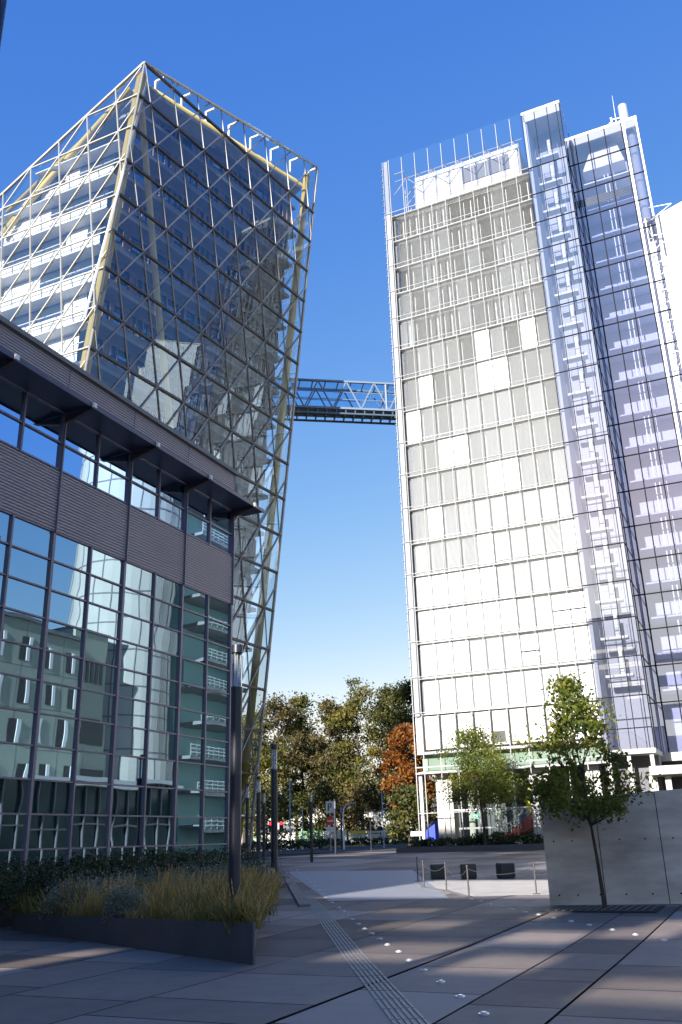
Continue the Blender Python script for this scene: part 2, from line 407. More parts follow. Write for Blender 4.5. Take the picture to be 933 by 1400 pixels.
for k in range(7):                                     # canopy panels on brackets
    ua, ub = 25.57 - 2.9 * k, 25.57 - 2.9 * (k + 1)
    m = MB(); m.box(ub + .03, ua + (.75 if k == 0 else -.03), WL - .95, WL - .07, 13.0, 13.05)
    m.box(ub + .03, ua + (.75 if k == 0 else -.03), WL - .99, WL - .95, 12.97, 13.09)
    c_ = obj('canopy', m, MT['canopy'], lb)
    m = MB(); m.hexa([P(ua - .05, WL - .05, 12.70), P(ua - .05, WL - 1.02, 12.93), P(ua + .05, WL - 1.02, 12.93), P(ua + .05, WL - .05, 12.70)],
                     [P(ua - .05, WL - .05, 12.96), P(ua - .05, WL - 1.02, 12.99), P(ua + .05, WL - 1.02, 12.99), P(ua + .05, WL - .05, 12.96)])
    b_ = obj('bracket', m, MT['steeld'], lb)
    m = MB(); m.box(ua - .06, ua + .06, WL - 1.07, WL - 1.0, 12.96, 13.1); obj('bracket_cap', m, MT['steelw'], b_)
# unseen slab added behind the camera to shade the plaza and shape light pools
t = thing('shade_slab', 'unseen slab added behind the viewpoint to shade the plaza, pierced for pools of light', 'building', P(-30, 10, 0))
m = MB()
# wings of the slab (w0, w1, top) and the openings that throw light pools (w, z, width, height)
holes = [(4.7, 14.1, 2.2, .75), (5.8, 17.0, 2.0, .6), (11.0, 16.7, 1.6, .7), (12.6, 17.9, 1.6, .5), (9.45, 15.2, 1.7, .95), (8.0, 16.1, 1.3, .8), (7.5, 14.8, 1.2, .8), (6.6, 16.4, 1.2, .7), (14.6, 14.4, .7, 1.1), (9.2, 17.6, .5, .8),
         (21.5, 28.6, 7.4, .9), (22.5, 32.3, 8, 1.0), (23.5, 35.4, 8, .8), (20.5, 26.0, 3, .7)]
ends = [(-5, 10.2, 21.2), (10.2, 17.3, 19.4), (17.3, 38, 41.8)]
xs_ = sorted({x for e_ in ends for x in e_[:2]} | {h[0] + k * h[2] / 2 for h in holes for k in (-1, 1)})
zs_ = sorted({-.2, 19.4, 21.2, 41.8} | {h[1] + k * h[3] / 2 for h in holes for k in (-1, 1)})
for xa, xb in zip(xs_[:-1], xs_[1:]):
    for za, zb in zip(zs_[:-1], zs_[1:]):
        xm, zm = (xa + xb) / 2, (za + zb) / 2
        top = next(e_[2] for e_ in ends if e_[0] <= xm <= e_[1])
        if zm < top and not any(abs(xm - h[0]) < h[2] / 2 and abs(zm - h[1]) < h[3] / 2 for h in holes): m.box(-25.3, -25, xa, xb, za, zb)
obj('wall', m, MT['concb2'], t)
m = MB(); m.box(-25.5, -24.8, -5.2, 10.15, 21.22, 21.4); m.box(-25.5, -24.8, 17.3, 38.2, 41.82, 42.1); obj('roof', m, MT['roof'], t)
m = MB(); m.box(-25.3, -25, 10.2, 17.3, 22.6, 25.6); m.box(-25.3, -25, 10.2, 17.3, 29.2, 31.4); m.box(-25.3, -25, 10.2, 17.3, 34, 36); obj('shade_bar', m, MT['concb2'], t)  # bars added to cut the sunlight on the ground into stripes
for h in holes:
    m = MB(); m.poly([P(-25.1, h[0] - h[2] / 2, h[1] - h[3] / 2), P(-25.1, h[0] + h[2] / 2, h[1] - h[3] / 2), P(-25.1, h[0] + h[2] / 2, h[1] + h[3] / 2), P(-25.1, h[0] - h[2] / 2, h[1] + h[3] / 2)]); obj('pool_pane', m, G_TINT, t)  # panes added to tint the sunlight passing the openings
for zi in range(3):
    m = MB()
    for k in range(5): m.box(-24.98, -24.9, -4 + k * 2.7, -2.4 + k * 2.7, 2.2 + zi * 3.5, 4.0 + zi * 3.5)
    obj('window', m, MT['inner'], t)

# ------------------------------------------------------------------ leaning glass tower
H = 3.47
def kz(z): return (59.21 - z) / H
def zk(k): return 59.21 - H * k
def NC(z): k = kz(z); return (43.93 - .26 * k, 36.93 + .19 * k)        # near corner
def RC(z): k = kz(z); return (67.15, 33.0 + .4 * k)                    # right corner
def roofz(u, w): return 62.8 + (u - 44.2) * .109 - (w - 36.7) * .628
LEN = 15.
t1 = thing('leaning_tower', 'leaning glass tower wrapped in a steel lattice with yellow columns', 'tower', P(52, 45, g(52, 45)))
def rp(sf, z):                                          # point on right face, sf 0..1 from near corner to right corner
    a, b = NC(z), RC(z); return (a[0] + (b[0] - a[0]) * sf, a[1] + (b[1] - a[1]) * sf)
def rface_u(u, z):
    a, b = NC(z), RC(z); return rp((u - a[0]) / (b[0] - a[0]), z)
def lface_w(w, z): a = NC(z); return (a[0], w)
def clip_roof(p, q):
    """keep the part of a segment (u,w,z) below the sloping roof"""
    fp, fq = roofz(p[0], p[1]) - p[2], roofz(q[0], q[1]) - q[2]
    if fp < 0 and fq < 0: return None
    if fp >= 0 and fq >= 0: return p, q
    t = fp / (fp - fq); m = tuple(p[i] + (q[i] - p[i]) * t for i in range(3))
    return (p, m) if fp >= 0 else (m, q)
# right skin, floor by floor
mb = MB(); K0, K1 = -3, 16
for k in range(K0, K1):
    za, zb = zk(k + 1), zk(k)
    for i in range(6):
        s0, s1 = i / 6, (i + 1) / 6
        pts = []
        for sf, z in ((s0, za), (s1, za), (s1, zb), (s0, zb)):
            u, w = rp(sf, z); pts.append((u, w, z))
        low = [p for p in pts if p[2] <= roofz(p[0], p[1])]
        if len(low) == 4: mb.poly([P(*p) for p in pts])
        elif len(low) > 0 or True:
            if pts[0][2] > roofz(*pts[0][:2]) and pts[1][2] > roofz(*pts[1][:2]): continue
            mb.poly([P(p[0], p[1], min(p[2], roofz(p[0], p[1]))) for p in pts])
obj('glass_skin', mb, G_T1, t1)
mb = MB()
for k in range(K0, K1):
    za, zb = zk(k + 1), zk(k)
    for i in range(5):
        pts = []
        for w_, z in ((i * 3, za), ((i + 1) * 3, za), ((i + 1) * 3, zb), (i * 3, zb)):
            a = NC(z); pts.append((a[0], a[1] + w_, z))
        if pts[0][2] >= roofz(*pts[0][:2]) - .01: continue
        mb.poly([P(p[0], p[1], min(p[2], roofz(p[0], p[1]))) for p in pts])
obj('glass_skin', mb, G_T1L, t1)
# lattice of the right face, its shade put into a darker steel
lat = MB()
def seg(m, p, q, r, n=4):
    cl = clip_roof(p, q)
    if cl: m.beam(P(*cl[0]), P(*cl[1]), r, n)
def rnode(k, j):
    z = zk(k); u = 47.5 + 4.0 * j + .93 * k; a, b = NC(z)[0], RC(z)[0]
    return u, a, b, z
def inr(pt_u, z): return NC(z)[0] - .01 <= pt_u <= RC(z)[0] + .01
def seg_r(k0, u0, k1, u1, r):
    """segment on the right face between (k0,u0) and (k1,u1), clipped to the face"""
    N = 12; prev = None; pts = []
    for i in range(N + 1):
        t = i / N; k = k0 + (k1 - k0) * t; u = u0 + (u1 - u0) * t; z = zk(k)
        if inr(u, z):
            uu, ww = rface_u(u, z); pts.append((uu, ww - .06, z))
    if len(pts) > 1: seg(lat, pts[0], pts[-1], r)
for k in range(-3, 16):
    for j in range(-12, 12):
        u0 = 48.4 + 3.15 * j + k; u1 = u0 + 1; u2 = u0 - 2.15
        seg_r(k, u0, k + 1, u1, .042)                        # steep members
        seg_r(k, u0, k + 1, u2, .055)                       # diagonals, rising to the right
obj('lattice', lat, MT['steelg'], t1)
rows = MB()
for k in range(-1, 17):
    z = zk(k); a, b = NC(z), RC(z)
    p, q = (a[0], a[1] - .02, z), (b[0], b[1] - .02, z)
    cl = clip_roof(p, q)
    if cl: rows.beam(P(*cl[0]), P(*cl[1]), .10)
obj('transom', rows, MT['steeld'], t1)
lat = MB()
for k in range(-3, 16):
    for j in range(-3, 9):
        w0 = 40.2 + 3.05 * j - .65 * (k - 3); w1 = 40.2 + 3.05 * j - .65 * (k - 2); w2 = 40.2 + 3.05 * (j + 1) - .65 * (k - 2)
        for wb in (w1, w2):
            pts = []
            for i in range(13):
                t = i / 12; kk = k + t; z = zk(kk); w = w0 + (wb - w0) * t; a = NC(z)
                if a[1] <= w <= a[1] + LEN: pts.append((a[0] - .06, w, z))
            if len(pts) > 1: seg(lat, pts[0], pts[-1], .042)
for k in range(-1, 17):
    z = zk(k); a = NC(z); seg(lat, (a[0] - .03, a[1], z), (a[0] - .03, a[1] + LEN, z), .05)
obj('lattice', lat, MT['steell'], t1)
# edges of the skin
def zroof_edge(fn):
    z = 70.
    for _ in range(60):
        u, w = fn(z); z = roofz(u, w)
    return z
ZN = zroof_edge(NC); ZR = zroof_edge(RC)
LF = lambda z: (NC(z)[0], NC(z)[1] + LEN)
ZL = zroof_edge(LF)
m = MB(); m.beam(P(*NC(ZN), ZN), P(*NC(0), 0), .05); m.beam(P(*RC(ZR), ZR), P(*RC(0), 0), .10)
m.beam(P(*LF(ZL), ZL), P(*LF(0), 0), .1)
m.beam(P(*NC(ZN), ZN), P(*RC(ZR), ZR), .10); m.beam(P(*NC(ZN), ZN), P(*LF(ZL), ZL), .09)
obj('edge_frame', m, MT['steell'], t1)
# yellow columns behind the glass
def col(pts, r):
    m = MB(); m.tube([P(*p) for p in pts], r, 10); obj('column', m, MT['yellow'], t1, smooth=True)
def inset(z, du, dw): a = NC(z); return (a[0] + du, a[1] + dw, z)
col([inset(ZN - .8, .45, .45), inset(0, .45, .45)], .4)
a, b = RC(ZR - 1), RC(0)
col([(a[0] - .8, a[1] + .75, ZR - 1.2), (b[0] - .8, b[1] + .75, 0)], .36)
col([(44.9, 37.35, 59), (49.1, 37.85, 42.3), (52.0, 38.0, 31), (57.5, 38.7, 8)], .27)
col([(44.55, 38.3, 61.0), (44.1, 47.6, 52.9), (43.8, 50.2, 49.9)], .27)
col([(66.6, 33.6, 66.2), (45.2, 37.4, 61.6)], .22)
col([(45.0, 37.5, 61.4), (44.7, 51, 53.2)], .22)
col([(43.2, 44, 30), (42.4, 40, 6)], .3)
# slabs, inner walls and windows
UW0, UW1, IN = 2.0, 1.9, 1.2
wood, winr, white, winl, blnd, rail = MB(), MB(), MB(), MB(), MB(), MB()
for k in range(0, 17):
    z = zk(k); a, b = NC(z), RC(z); zt = zk(k - 1) - .32
    def fits(z_, w_): return z_ < roofz(45.5, w_) - .5
    m = MB()
    back = a[1] + LEN - .5
    # slab outline: hugs both glass faces with a small gap; sloping roof cuts the top ones
    wmax = min(back, 36.7 + (62.8 - z) / .628 - 1.0)
    if wmax < a[1] + 4: continue
    ring = [(a[0] + 1.2, a[1] + 1.0), (b[0] - 1.6, b[1] + .8), (b[0] - 2.0, min(b[1] + 7, wmax + 3)), (a[0] + 1.2, wmax)]
    m.hexa([P(u, w, z - .32) for u, w in ring], [P(u, w, z) for u, w in ring])
    obj('floor_slab', m, MT['slab'], t1)
    # inner wall to the right face, from u+2 to right corner - 4.6
    p0 = (a[0] + UW0 + .5, a[1] + IN + .5); p1 = (b[0] - UW1, b[1] + IN)
    L = lambda t: (p0[0] + (p1[0] - p0[0]) * t, p0[1] + (p1[1] - p0[1]) * t)
    m = MB(); hz = min(zt, 66)
    m.poly([P(*p0, z), P(*p1, z), P(*p1, z + 1.15), P(*p0, z + 1.15)]); m.poly([P(*p0, z + 2.75), P(*p1, z + 2.75), P(*p1, zt), P(*p0, zt)])
    m.poly([P(*p1, z), P(p1[0] - 1, p1[1] + 4.5, z), P(p1[0] - 1, p1[1] + 4.5, zt), P(*p1, zt)])
    obj('inner_wall', m, MT['parapet'], t1)
    m = MB(); m.poly([P(p0[0], p0[1] + .12, z + 1.1), P(p1[0], p1[1] + .12, z + 1.1), P(p1[0], p1[1] + .12, z + 2.8), P(p0[0], p0[1] + .12, z + 2.8)])
    obj('window_row', m, MT['pwin'], t1)
    m = MB(); N = 30
    for i in range(N + 1):
        if random.random() < .25: continue
        q = L(i / N); m.beam(P(q[0], q[1] - .03, z + 1.1), P(q[0], q[1] - .03, z + 2.8), .05)
        if random.random() < .35 and i < N:
            q2 = L((i + random.uniform(.5, 1.6)) / N); m.poly([P(q[0], q[1] + .04, z + 1.15), P(q2[0], q2[1] + .04, z + 1.15), P(q2[0], q2[1] + .04, z + 2.75), P(q[0], q[1] + .04, z + 2.75)])
    obj('window_mullion', m, MT['wood'], t1)
    # inner wall to the left face: white bands
    ua = a[0] + IN
    zl = z
    w1_ = min(wmax - 1.5, 36.7 + (62.8 - zt) / .628 - 1.4)
    if w1_ > a[1] + 4.5:
        m = MB(); w0_ = a[1] + 2.2
        m.poly([P(ua, w0_, z), P(ua, w1_, z), P(ua, w1_, z + 1.3), P(ua, w0_, z + 1.3)]); m.poly([P(ua, w0_, z + 2.5), P(ua, w1_, z + 2.5), P(ua, w1_, zt), P(ua, w0_, zt)])
        m.poly([P(ua, w1_, z), P(ua + 8, w1_, z), P(ua + 8, w1_, zt), P(ua, w1_, zt)])
        o_ = obj('inner_wall', m, MT['white'], t1)
        m = MB(); w = w0_
        while w < w1_ - .5:
            l = min(random.uniform(1.2, 4), w1_ - w)
            m.poly([P(ua + .06, w, z + 1.28), P(ua + .06, w + l, z + 1.28), P(ua + .06, w + l, z + 2.52), P(ua + .06, w, z + 2.52)], 0 if random.random() < .5 else 1); w += l
        obj('window_row', m, [MT['pwin'], MT['blindw']], t1)
        m = MB(); m.beam(P(a[0] + .5, a[1] + 1, z + 1.0), P(a[0] + .5, w1_, z + 1.0), .03)
        m.box(a[0] + .25, a[0] + 1.3, a[1] + 1, w1_, z + 2.62, z + 2.72)
        obj('gallery_rail', m, MT['steelw'], t1)
m = MB()
cr = [(45.6, 38.6), (61.4, 36.8), (60.5, 41), (45.6, 49)]
m.hexa([P(u + 1.2, w + 1.4, 0) for u, w in cr], [P(u + 1.2, w + 1.4, min(58.5, roofz(u, w) - 5)) for u, w in cr]); obj('core', m, MT['inner'], t1)
# roof deck below the glass rim, white brackets along the rim
m = MB(); ring = [(44.9, 37.2), (66.4, 33.6), (66, 40), (44.9, 51)]
m.hexa([P(u, w, roofz(u, w) - 1.75) for u, w in ring], [P(u, w, roofz(u, w) - 1.45) for u, w in ring]); obj('roof', m, MT['slab'], t1)
za = zk(-1); q0, q1 = (47, 38.2), (65.3, 34.2)                # the wedge-shaped top storey under the sloping roof
m = MB(); m.poly([P(*q0, za - .3), P(*q1, za - .3), P(*q1, roofz(*q1) - 1.76), P(*q0, roofz(*q0) - 1.76)])
m.poly([P(*q1, za - .3), P(64.6, 39.5, za - .3), P(64.6, 39.5, roofz(64.6, 39.5) - 1.76), P(*q1, roofz(*q1) - 1.76)]); obj('inner_wall', m, MT['parapet'], t1)
m = MB()
for i in range(1, 22):
    t_ = i / 22; q = (q0[0] + (q1[0] - q0[0]) * t_, q0[1] + (q1[1] - q0[1]) * t_ - .06); zt_ = roofz(*q) - 1.8
    if zt_ > za + .5: m.beam(P(*q, za), P(*q, zt_), .04)
obj('window_mullion', m, MT['wood'], t1)
m = MB(); m.hexa([P(46.5, 38, za - .3), P(65.6, 33.8, za - .3), P(65, 40, za - .3), P(46.5, 40, za - .3)], [P(46.5, 38, za), P(65.6, 33.8, za), P(65, 40, za), P(46.5, 40, za)]); obj('floor_slab', m, MT['slab'], t1)
for i in range(8):
    sf = .1 + i * .128
    z = ZN + (ZR - ZN) * sf; u, w = rp(sf, z); zr_ = roofz(u, w)
    m = MB(); m.beam(P(u, w + .1, zr_ - .15), P(u, w + 1.0, zr_ - .15), .09); m.beam(P(u, w + 1.0, zr_ - .1), P(u, w + 1.0, zr_ - 1.5), .09)
    obj('rim_bracket', m, MT['steelw'], t1)
# braces at the open right end
m = MB()
for k in range(0, 16):
    z = zk(k); b = RC(z); zb = zk(k - 1); b2 = RC(zb)
    m.beam(P(b[0] - 2.6, b[1] + 1.2, z), P(b2[0] - .9, b2[1] + .9, zb - .3), .07); m.beam(P(b[0] - 2.6, b[1] + 5, z), P(b[0] - 1, b[1] + 7, zb - .3), .06)
obj('brace', m, MT['steel'], t1)
m = MB(); m.beam(P(44.8, 36.8, 61.5), P(41.3, 38.2, 36.8), .07); obj('brace', m, MT['steelw'], t1)

# ------------------------------------------------------------------ white tower (front glass at u = 77)
t2 = thing('white_tower', 'tall upright tower faced with grey and white blinds behind glass', 'tower', P(84, 20, g(84, 20)))
zf = [67.85, 64.4, 60.85, 57.55, 54.15, 50.55, 46.9, 43.2, 39.35, 35.85, 32.25, 28.7, 25.4, 22.05, 18.8, 15.5, 12.25]
wl = [27.55 - 1.585 * k for k in range(11)]                 # bay lines 27.55 .. 11.7
m = MB(); m.box(78.4, 96, 12.2, 27.3, 7.3, 67.79); obj('core', m, MT['concb'], t2)
closed = {(5, 8): 1, (5, 5): 1, (6, 1): 1, (6, 5): 1, (6, 6): 1, (7, 0): 1, (8, 3): 1, (8, 2): 1, (9, 5): 1, (9, 6): 1, (10, 1): 1, (11, 8): 0, (11, 9): 1, (11, 4): 1, (12, 4): 1, (12, 0): 1, (12, 1): 1, (13, 9): 2, (13, 8): 2, (14, 6): 2, (14, 0): 1, (14, 8): 1, (14, 9): 1, (13, 0): 1, (13, 1): 1, (13, 2): 1}
for f_ in range(16):
    zt, zb = zf[f_], zf[f_ + 1]
    for k in range(10):
        wa, wb = wl[k + 1] + .025, wl[k] - .025; ztop, zbot = zt - .06, zb + .22
        ty = closed.get((f_, k), 0)
        if f_ in (13, 14) and ty == 0 and random.random() < .4: ty = 1
        if f_ == 12 and ty == 0 and k < 5: ty = 1
        m = MB()
        if ty == 0:
            pitch = .105; z = zbot; ang = R(random.uniform(38, 46) + (12 if f_ == 15 else 0)); h = .115
            mid = (wa + wb) / 2; split = f_ < 5 and random.random() < .6
            spans = [(wa, mid - .04), (mid + .04, wb)] if split else [(wa, wb)]
            while z < ztop - .1:
                for p_, q_ in spans:
                    m.poly([P(77.75, q_, z), P(77.75, p_, z), P(77.75 + h * math.cos(ang), p_, z + h * math.sin(ang)), P(77.75 + h * math.cos(ang), q_, z + h * math.sin(ang))])
                z += pitch
            obj('upper_louvre' if f_ < 6 else 'louvre_blind', m, MT['screen'] if f_ < 5 else MT['slat'], t2)  # same slatted blinds on all floors, upper rows included
        else:
            m.box(77.72, 77.76, wa, wb, zbot, ztop)
            if ty == 2: m = MB(); m.box(77.72, 77.76, wa, wb, zbot, zbot + (ztop - zbot) * .4); m.box(77.9, 77.94, wa, wb, zbot + (ztop - zbot) * .46, ztop)
            obj('white_blind', m, MT['blindw'], t2)
for f_ in range(17):
    m = MB(); z = zf[f_]; m.box(77.5, 78.4, 11.8, 28.3, z - .04, z + .02); m.box(77.85, 78.38, 11.8, 27.5, z + .02, z + .2, 1)  # taupe band has the shadow along each ledge put into its colour
    obj('floor_ledge', m, [MT['ledge'], MT['taupe']], t2)
m = MB()
for k, w in enumerate(wl[:-1]):
    m.box(76.98, 77.1, w - .025, w + .025, 12.2, 75.2 if k else 75.4)
for z in zf: m.box(76.96, 77.02, 11.8, 28.35, z + .1, z + .15)
obj('mullion', m, MT['mull2'], t2)
m = MB()
for f_ in range(16): m.poly([P(77.0, 28.38, zf[f_ + 1]), P(77.0, 11.85, zf[f_ + 1]), P(77.0, 11.85, zf[f_]), P(77.0, 28.38, zf[f_])])
obj('glass_skin', m, G_T2, t2)
m = MB(); m.poly([P(77.0, 28.38, 67.87), P(77.0, 12.1, 67.87), P(77.0, 12.1, 75.45), P(77.0, 28.38, 75.45)])
m.poly([P(77.0, 28.39, 12), P(96.0, 28.39, 12), P(96.0, 28.39, 75.45), P(77.0, 28.39, 75.45)])
obj('glass_screen', m, G_PAR, t2)
m = MB(); m.box(79.2, 94, 13, 25.2, 67.795, 73.6); obj('penthouse', m, MT['cream'], t2)
m = MB(); m.box(79.1, 79.18, 14.2, 19.6, 70.6, 72.6); obj('vent_grille', m, MT['curtain'], t2)
m = MB()
m.tube([P(78.4, 27.4, 73.3), P(78.4, 12.4, 73.3)], .06, 6); m.tube([P(78.4, 27.4, 74.4), P(78.4, 26.2, 74.4)], .07, 6)
for k in range(1, 10):
    w = wl[k]; m.beam(P(77.1, w, 73.3), P(78.4, w, 73.3), .04); m.beam(P(78.4, w + (1.58 if k % 2 else 0), 71.5), P(78.4, w + (0 if k % 2 else 1.58), 73.3), .04); m.beam(P(78.4, w, 67.9), P(78.4, w, 73.3), .04)
m.beam(P(79.6, 26.6, 67.9), P(79.6, 26.6, 73), .06); m.beam(P(79.6, 25.4, 67.9), P(79.6, 25.4, 73), .06)
for q in range(4): m.beam(P(79.6, 26.6, 68 + 1.2 * q), P(79.6, 25.4, 69.2 + 1.2 * q), .05)
obj('roof_truss', m, MT['mull2'], t2)
# corner post with crossings at the left edge
m = MB(); m.box(77.1, 77.5, 27.75, 28.2, 12.1, 75.4)
for w in (28.34,): m.box(77.02, 77.12, w - .04, w + .04, 12.1, 75.4)
z = 12.3
while z < 75: m.box(76.85, 77.1, 28.36, 28.46, z, z + .04); z += .86
obj('corner_post', m, MT['mull2'], t2)
m = MB(); m.box(78.0, 78.2, 27.28, 28.25, 12.2, 67.75); obj('side_screen', m, MT['inner'], t2)
# base: white window row, strip, soffit, columns, recessed lobby
m = MB()
for k in range(10): m.box(77.5, 77.55, wl[k + 1] + .12, wl[k] - .12, 9.15, 12.05)
m.box(77.4, 77.6, 27.6, 28.3, 8.9, 12.05); obj('base_panel', m, MT['blindw'], t2)
m = MB()
for w in wl: m.box(77.35, 77.5, w - .09, w + .09, 8.9, 12.1)
obj('base_mullion', m, MT['steeld'], t2)
m = MB(); m.box(77.45, 77.5, 20.05, 21.2, 9.35, 10.3); obj('open_window', m, MT['dark'], t2)
m = MB(); m.box(77.1, 96, 11.8, 28.2, 8.7, 8.92); m.box(77.1, 78, 11.8, 28.2, 7.05, 7.2); m.box(77.5, 96, 12, 28, 7.2, 7.28)
m.box(76.95, 77.1, 11.8, 28.4, 7.55, 7.65); m.box(76.95, 77.1, 11.8, 28.4, 7.02, 7.14); obj('base_band', m, MT['mull2'], t2)
m = MB(); m.box(77.9, 77.98, 12, 28, 7.2, 8.7); obj('strip_wall', m, MT['green'], t2)
m = MB()
for k in range(10): m.poly([P(77.2, wl[k] - .08, 7.2), P(77.2, wl[k + 1] + .08, 7.2), P(77.2, wl[k + 1] + .08, 8.68), P(77.2, wl[k] - .08, 8.68)])
obj('strip_window', m, G_BASE, t2)
m = MB()
for w in [28.35] + wl[:-1]: m.box(76.98, 77.08, w - .035, w + .035, .4, 12.1)
m.box(77, 77.06, 12, 28.4, 3.7, 3.76)
obj('facade_post', m, MT['mull2'], t2)
for wa, wb in ((27.0, 25.5), (18.6, 16.9), (13.8, 12.6)):
    m = MB(); m.box(78.2, 79.6, wb, wa, .3, 7.04); obj('column', m, MT['concb'], t2)
m = MB(); m.box(77.4, 77.7, 28.0, 28.3, .3, 7.04); obj('column', m, MT['steelw'], t2)
m = MB(); m.box(83.5, 84, 12, 28.4, .3, 7.05); m.box(77.6, 96, 11.5, 12, .3, 7.05); obj('lobby_wall', m, MT['inner'], t2)
for wa, wb in ((22.2, 21.8), (24.6, 24.2)):
    m = MB(); m.tube([P(80.6, wa, .3), P(80.6, wa, 7.05)], .28, 12); obj('column', m, MT['concb'], t2, smooth=True)
m = MB()
for z in (.95, 2.4): pass
m.box(77.8, 77.9, 21.4, 25.0, 2.3, 2.45); m.box(77.8, 77.9, 21.4, 21.55, .6, 2.3); m.box(77.8, 77.9, 23.15, 23.25, .6, 2.3); m.box(77.8, 77.9, 24.85, 25.0, .6, 2.3)
m.box(77.8, 77.88, 18.7, 25.4, 3.85, 3.95); dr = obj('door_frame', m, MT['steelw'], t2)
m = MB(); m.poly([P(77.85, 25, .6), P(77.85, 18.7, .6), P(77.85, 18.7, 7.0), P(77.85, 25, 7.0)]); obj('lobby_glass', m, G_BASE, t2)
m = MB(); m.box(77.3, 77.36, 23.0, 23.5, 3.1, 3.55); es = obj('exit_sign', m, MT['greens'], t2)
m = MB(); m.box(77.26, 77.298, 23.32, 23.44, 3.2, 3.45); m.box(77.26, 77.298, 23.08, 23.26, 3.28, 3.36); obj('pictogram', m, MT['white'], es)
# stair and panels inside the lobby
st = thing('red_staircase', 'red staircase with sloping handrail in the lobby of the white tower', 'staircase', P(78.8, 20.3, g(79, 20)))
m = MB(); m.hexa([P(79.1, 22.4, .75), P(79.1, 18.7, 2.35), P(79.3, 18.7, 2.35), P(79.3, 22.4, .75)], [P(79.1, 21.9, 1.35), P(79.1, 18.7, 3.55), P(79.3, 18.7, 3.55), P(79.3, 21.9, 1.35)]); obj('side_panel', m, MT['red'], st)
m = MB()
for k in range(10): m.box(79.3, 81, 22.3 - .36 * k - .36, 22.3 - .36 * k, .7 + .17 * k, .88 + .17 * k)
obj('step', m, MT['red'], st)
m = MB(); m.tube([P(79.0, 22.9, 1.5), P(79.0, 18.6, 4.0)], .045, 6); m.tube([P(79.0, 22.9, 1.15), P(79.0, 18.6, 3.6)], .03, 6)
for k in range(5): m.beam(P(79.0, 22.4 - k * .85, .9 + .45 * k), P(79.0, 22.4 - k * .85, 1.75 + .5 * k), .03)
obj('handrail', m, MT['metal'], st)
m = MB(); m.hexa([P(80, 20.2, 2.6), P(80, 18.7, 2.6), P(80.2, 18.7, 2.6), P(80.2, 20.2, 2.6)], [P(80, 20.2, 3.2), P(80, 18.7, 4.2), P(80.2, 18.7, 4.2), P(80.2, 20.2, 3.2)])
tag(obj('lobby_panel', m, MT['blue']), 'blue panel behind the red staircase in the lobby', 'panel')
m = MB(); m.box(79.6, 79.8, 18.66, 19.4, 2.9, 5.0); m.hexa([P(79.6, 18.66, 5), P(79.6, 19.4, 5), P(79.8, 19.4, 5), P(79.8, 18.66, 5)], [P(79.6, 18.66, 5.6), P(79.6, 19.05, 5.6), P(79.8, 19.05, 5.6), P(79.8, 18.66, 5.6)])
tag(obj('lobby_panel', m, MT['yel2']), 'tall bright yellow panel above the red staircase', 'panel')
m = MB(); m.hexa([P(80.3, 29.3, .75), P(80.3, 27.4, .75), P(80.5, 27.4, .75), P(80.5, 29.3, .75)], [P(80.3, 29.0, 2.3), P(80.3, 27.6, 3.2), P(80.5, 27.6, 3.2), P(80.5, 29.0, 2.3)])
tag(obj('sculpture', m, MT['blue']), 'blue sculpture panel at the left foot of the white tower', 'sculpture')
m = MB(); m.box(80.2, 80.28, 29.35, 30.4, 1.9, 2.3); tag(obj('sign_board', m, MT['bwhite']), 'small white sign board left of the blue panel', 'sign')

# ------------------------------------------------------------------ glazed stair tower
ts = thing('stair_tower', 'narrow glazed stair tower with white landings, standing against the white tower', 'tower', P(80, 9.8, g(80, 10)))
m = MB(); m.box(80.8, 81.2, 7.95, 11.6, 8, 75.1); m.box(77.3, 80.8, 11.5, 11.78, 8, 75.1); obj('back_wall', m, MT['lavp'], ts)
m = MB(); m.box(77.0, 82, 7.8, 11.95, 75.1, 75.45); m.box(77.05, 77.2, 7.82, 11.9, 74.1, 75.1); obj('roof', m, MT['cream'], ts)
m = MB(); m.box(77.05, 77.3, 11.62, 11.93, 67.9, 75.1); obj('edge_post', m, MT['steelw'], ts)
for f_ in range(17):
    z = zf[f_] - 1.1 + 3.47 * .9
    m = MB(); m.box(78.1, 79.0, 8.8, 11.1, z - .22, z); obj('landing', m, MT['white'], ts)
    m = MB()
    for q in range(4): m.beam(P(78.15, 8.85, z + .25 + .25 * q), P(78.15, 11.05, z + .25 + .25 * q), .012)
    for w in (8.75, 11.1): m.beam(P(78.15, w, z), P(78.15, w, z + 1.02), .02)
    obj('railing', m, MT['mull2'], ts)
    m = MB(); m.box(78.7, 78.9, 9.55, 9.85, z, z + 2.4); obj('pier', m, MT['white'], ts)
m = MB()
for w in (11.9, 10.55, 9.2, 8.2): m.box(76.96, 77.06, w - .03, w + .03, 8.0, 75.1)
m.box(76.96, 77.1, 7.8, 7.88, 8, 75.1); m.box(81.9, 82, 7.8, 7.88, 8, 75.1)
for z in zf: m.box(76.95, 77.05, 7.8, 11.93, z - .04, z + .04); m.box(77.05, 82.0, 7.79, 7.87, z - .04, z + .04)
m.box(76.95, 77.05, 7.8, 11.93, 9.6, 9.68)
obj('mullion', m, MT['frame'], ts)
m = MB(); zz = zf + [8.0]; zz[0] = 75.1
for a_, b_ in zip(zz[:-1], zz[1:]):
    m.poly([P(77, 11.93, b_), P(77, 7.82, b_), P(77, 7.82, a_), P(77, 11.93, a_)]); m.poly([P(77, 7.82, b_), P(82, 7.82, b_), P(82, 7.82, a_), P(77, 7.82, a_)])
obj('glass_skin', m, G_ST, ts)
m = MB(); m.box(77, 82, 7.8, 11.95, 7.6, 8.0); obj('base', m, MT['mull2'], ts)
m = MB(); m.box(79.5, 81, 7.9, 11.9, .3, 7.6); obj('base_wall', m, MT['inner'], ts)
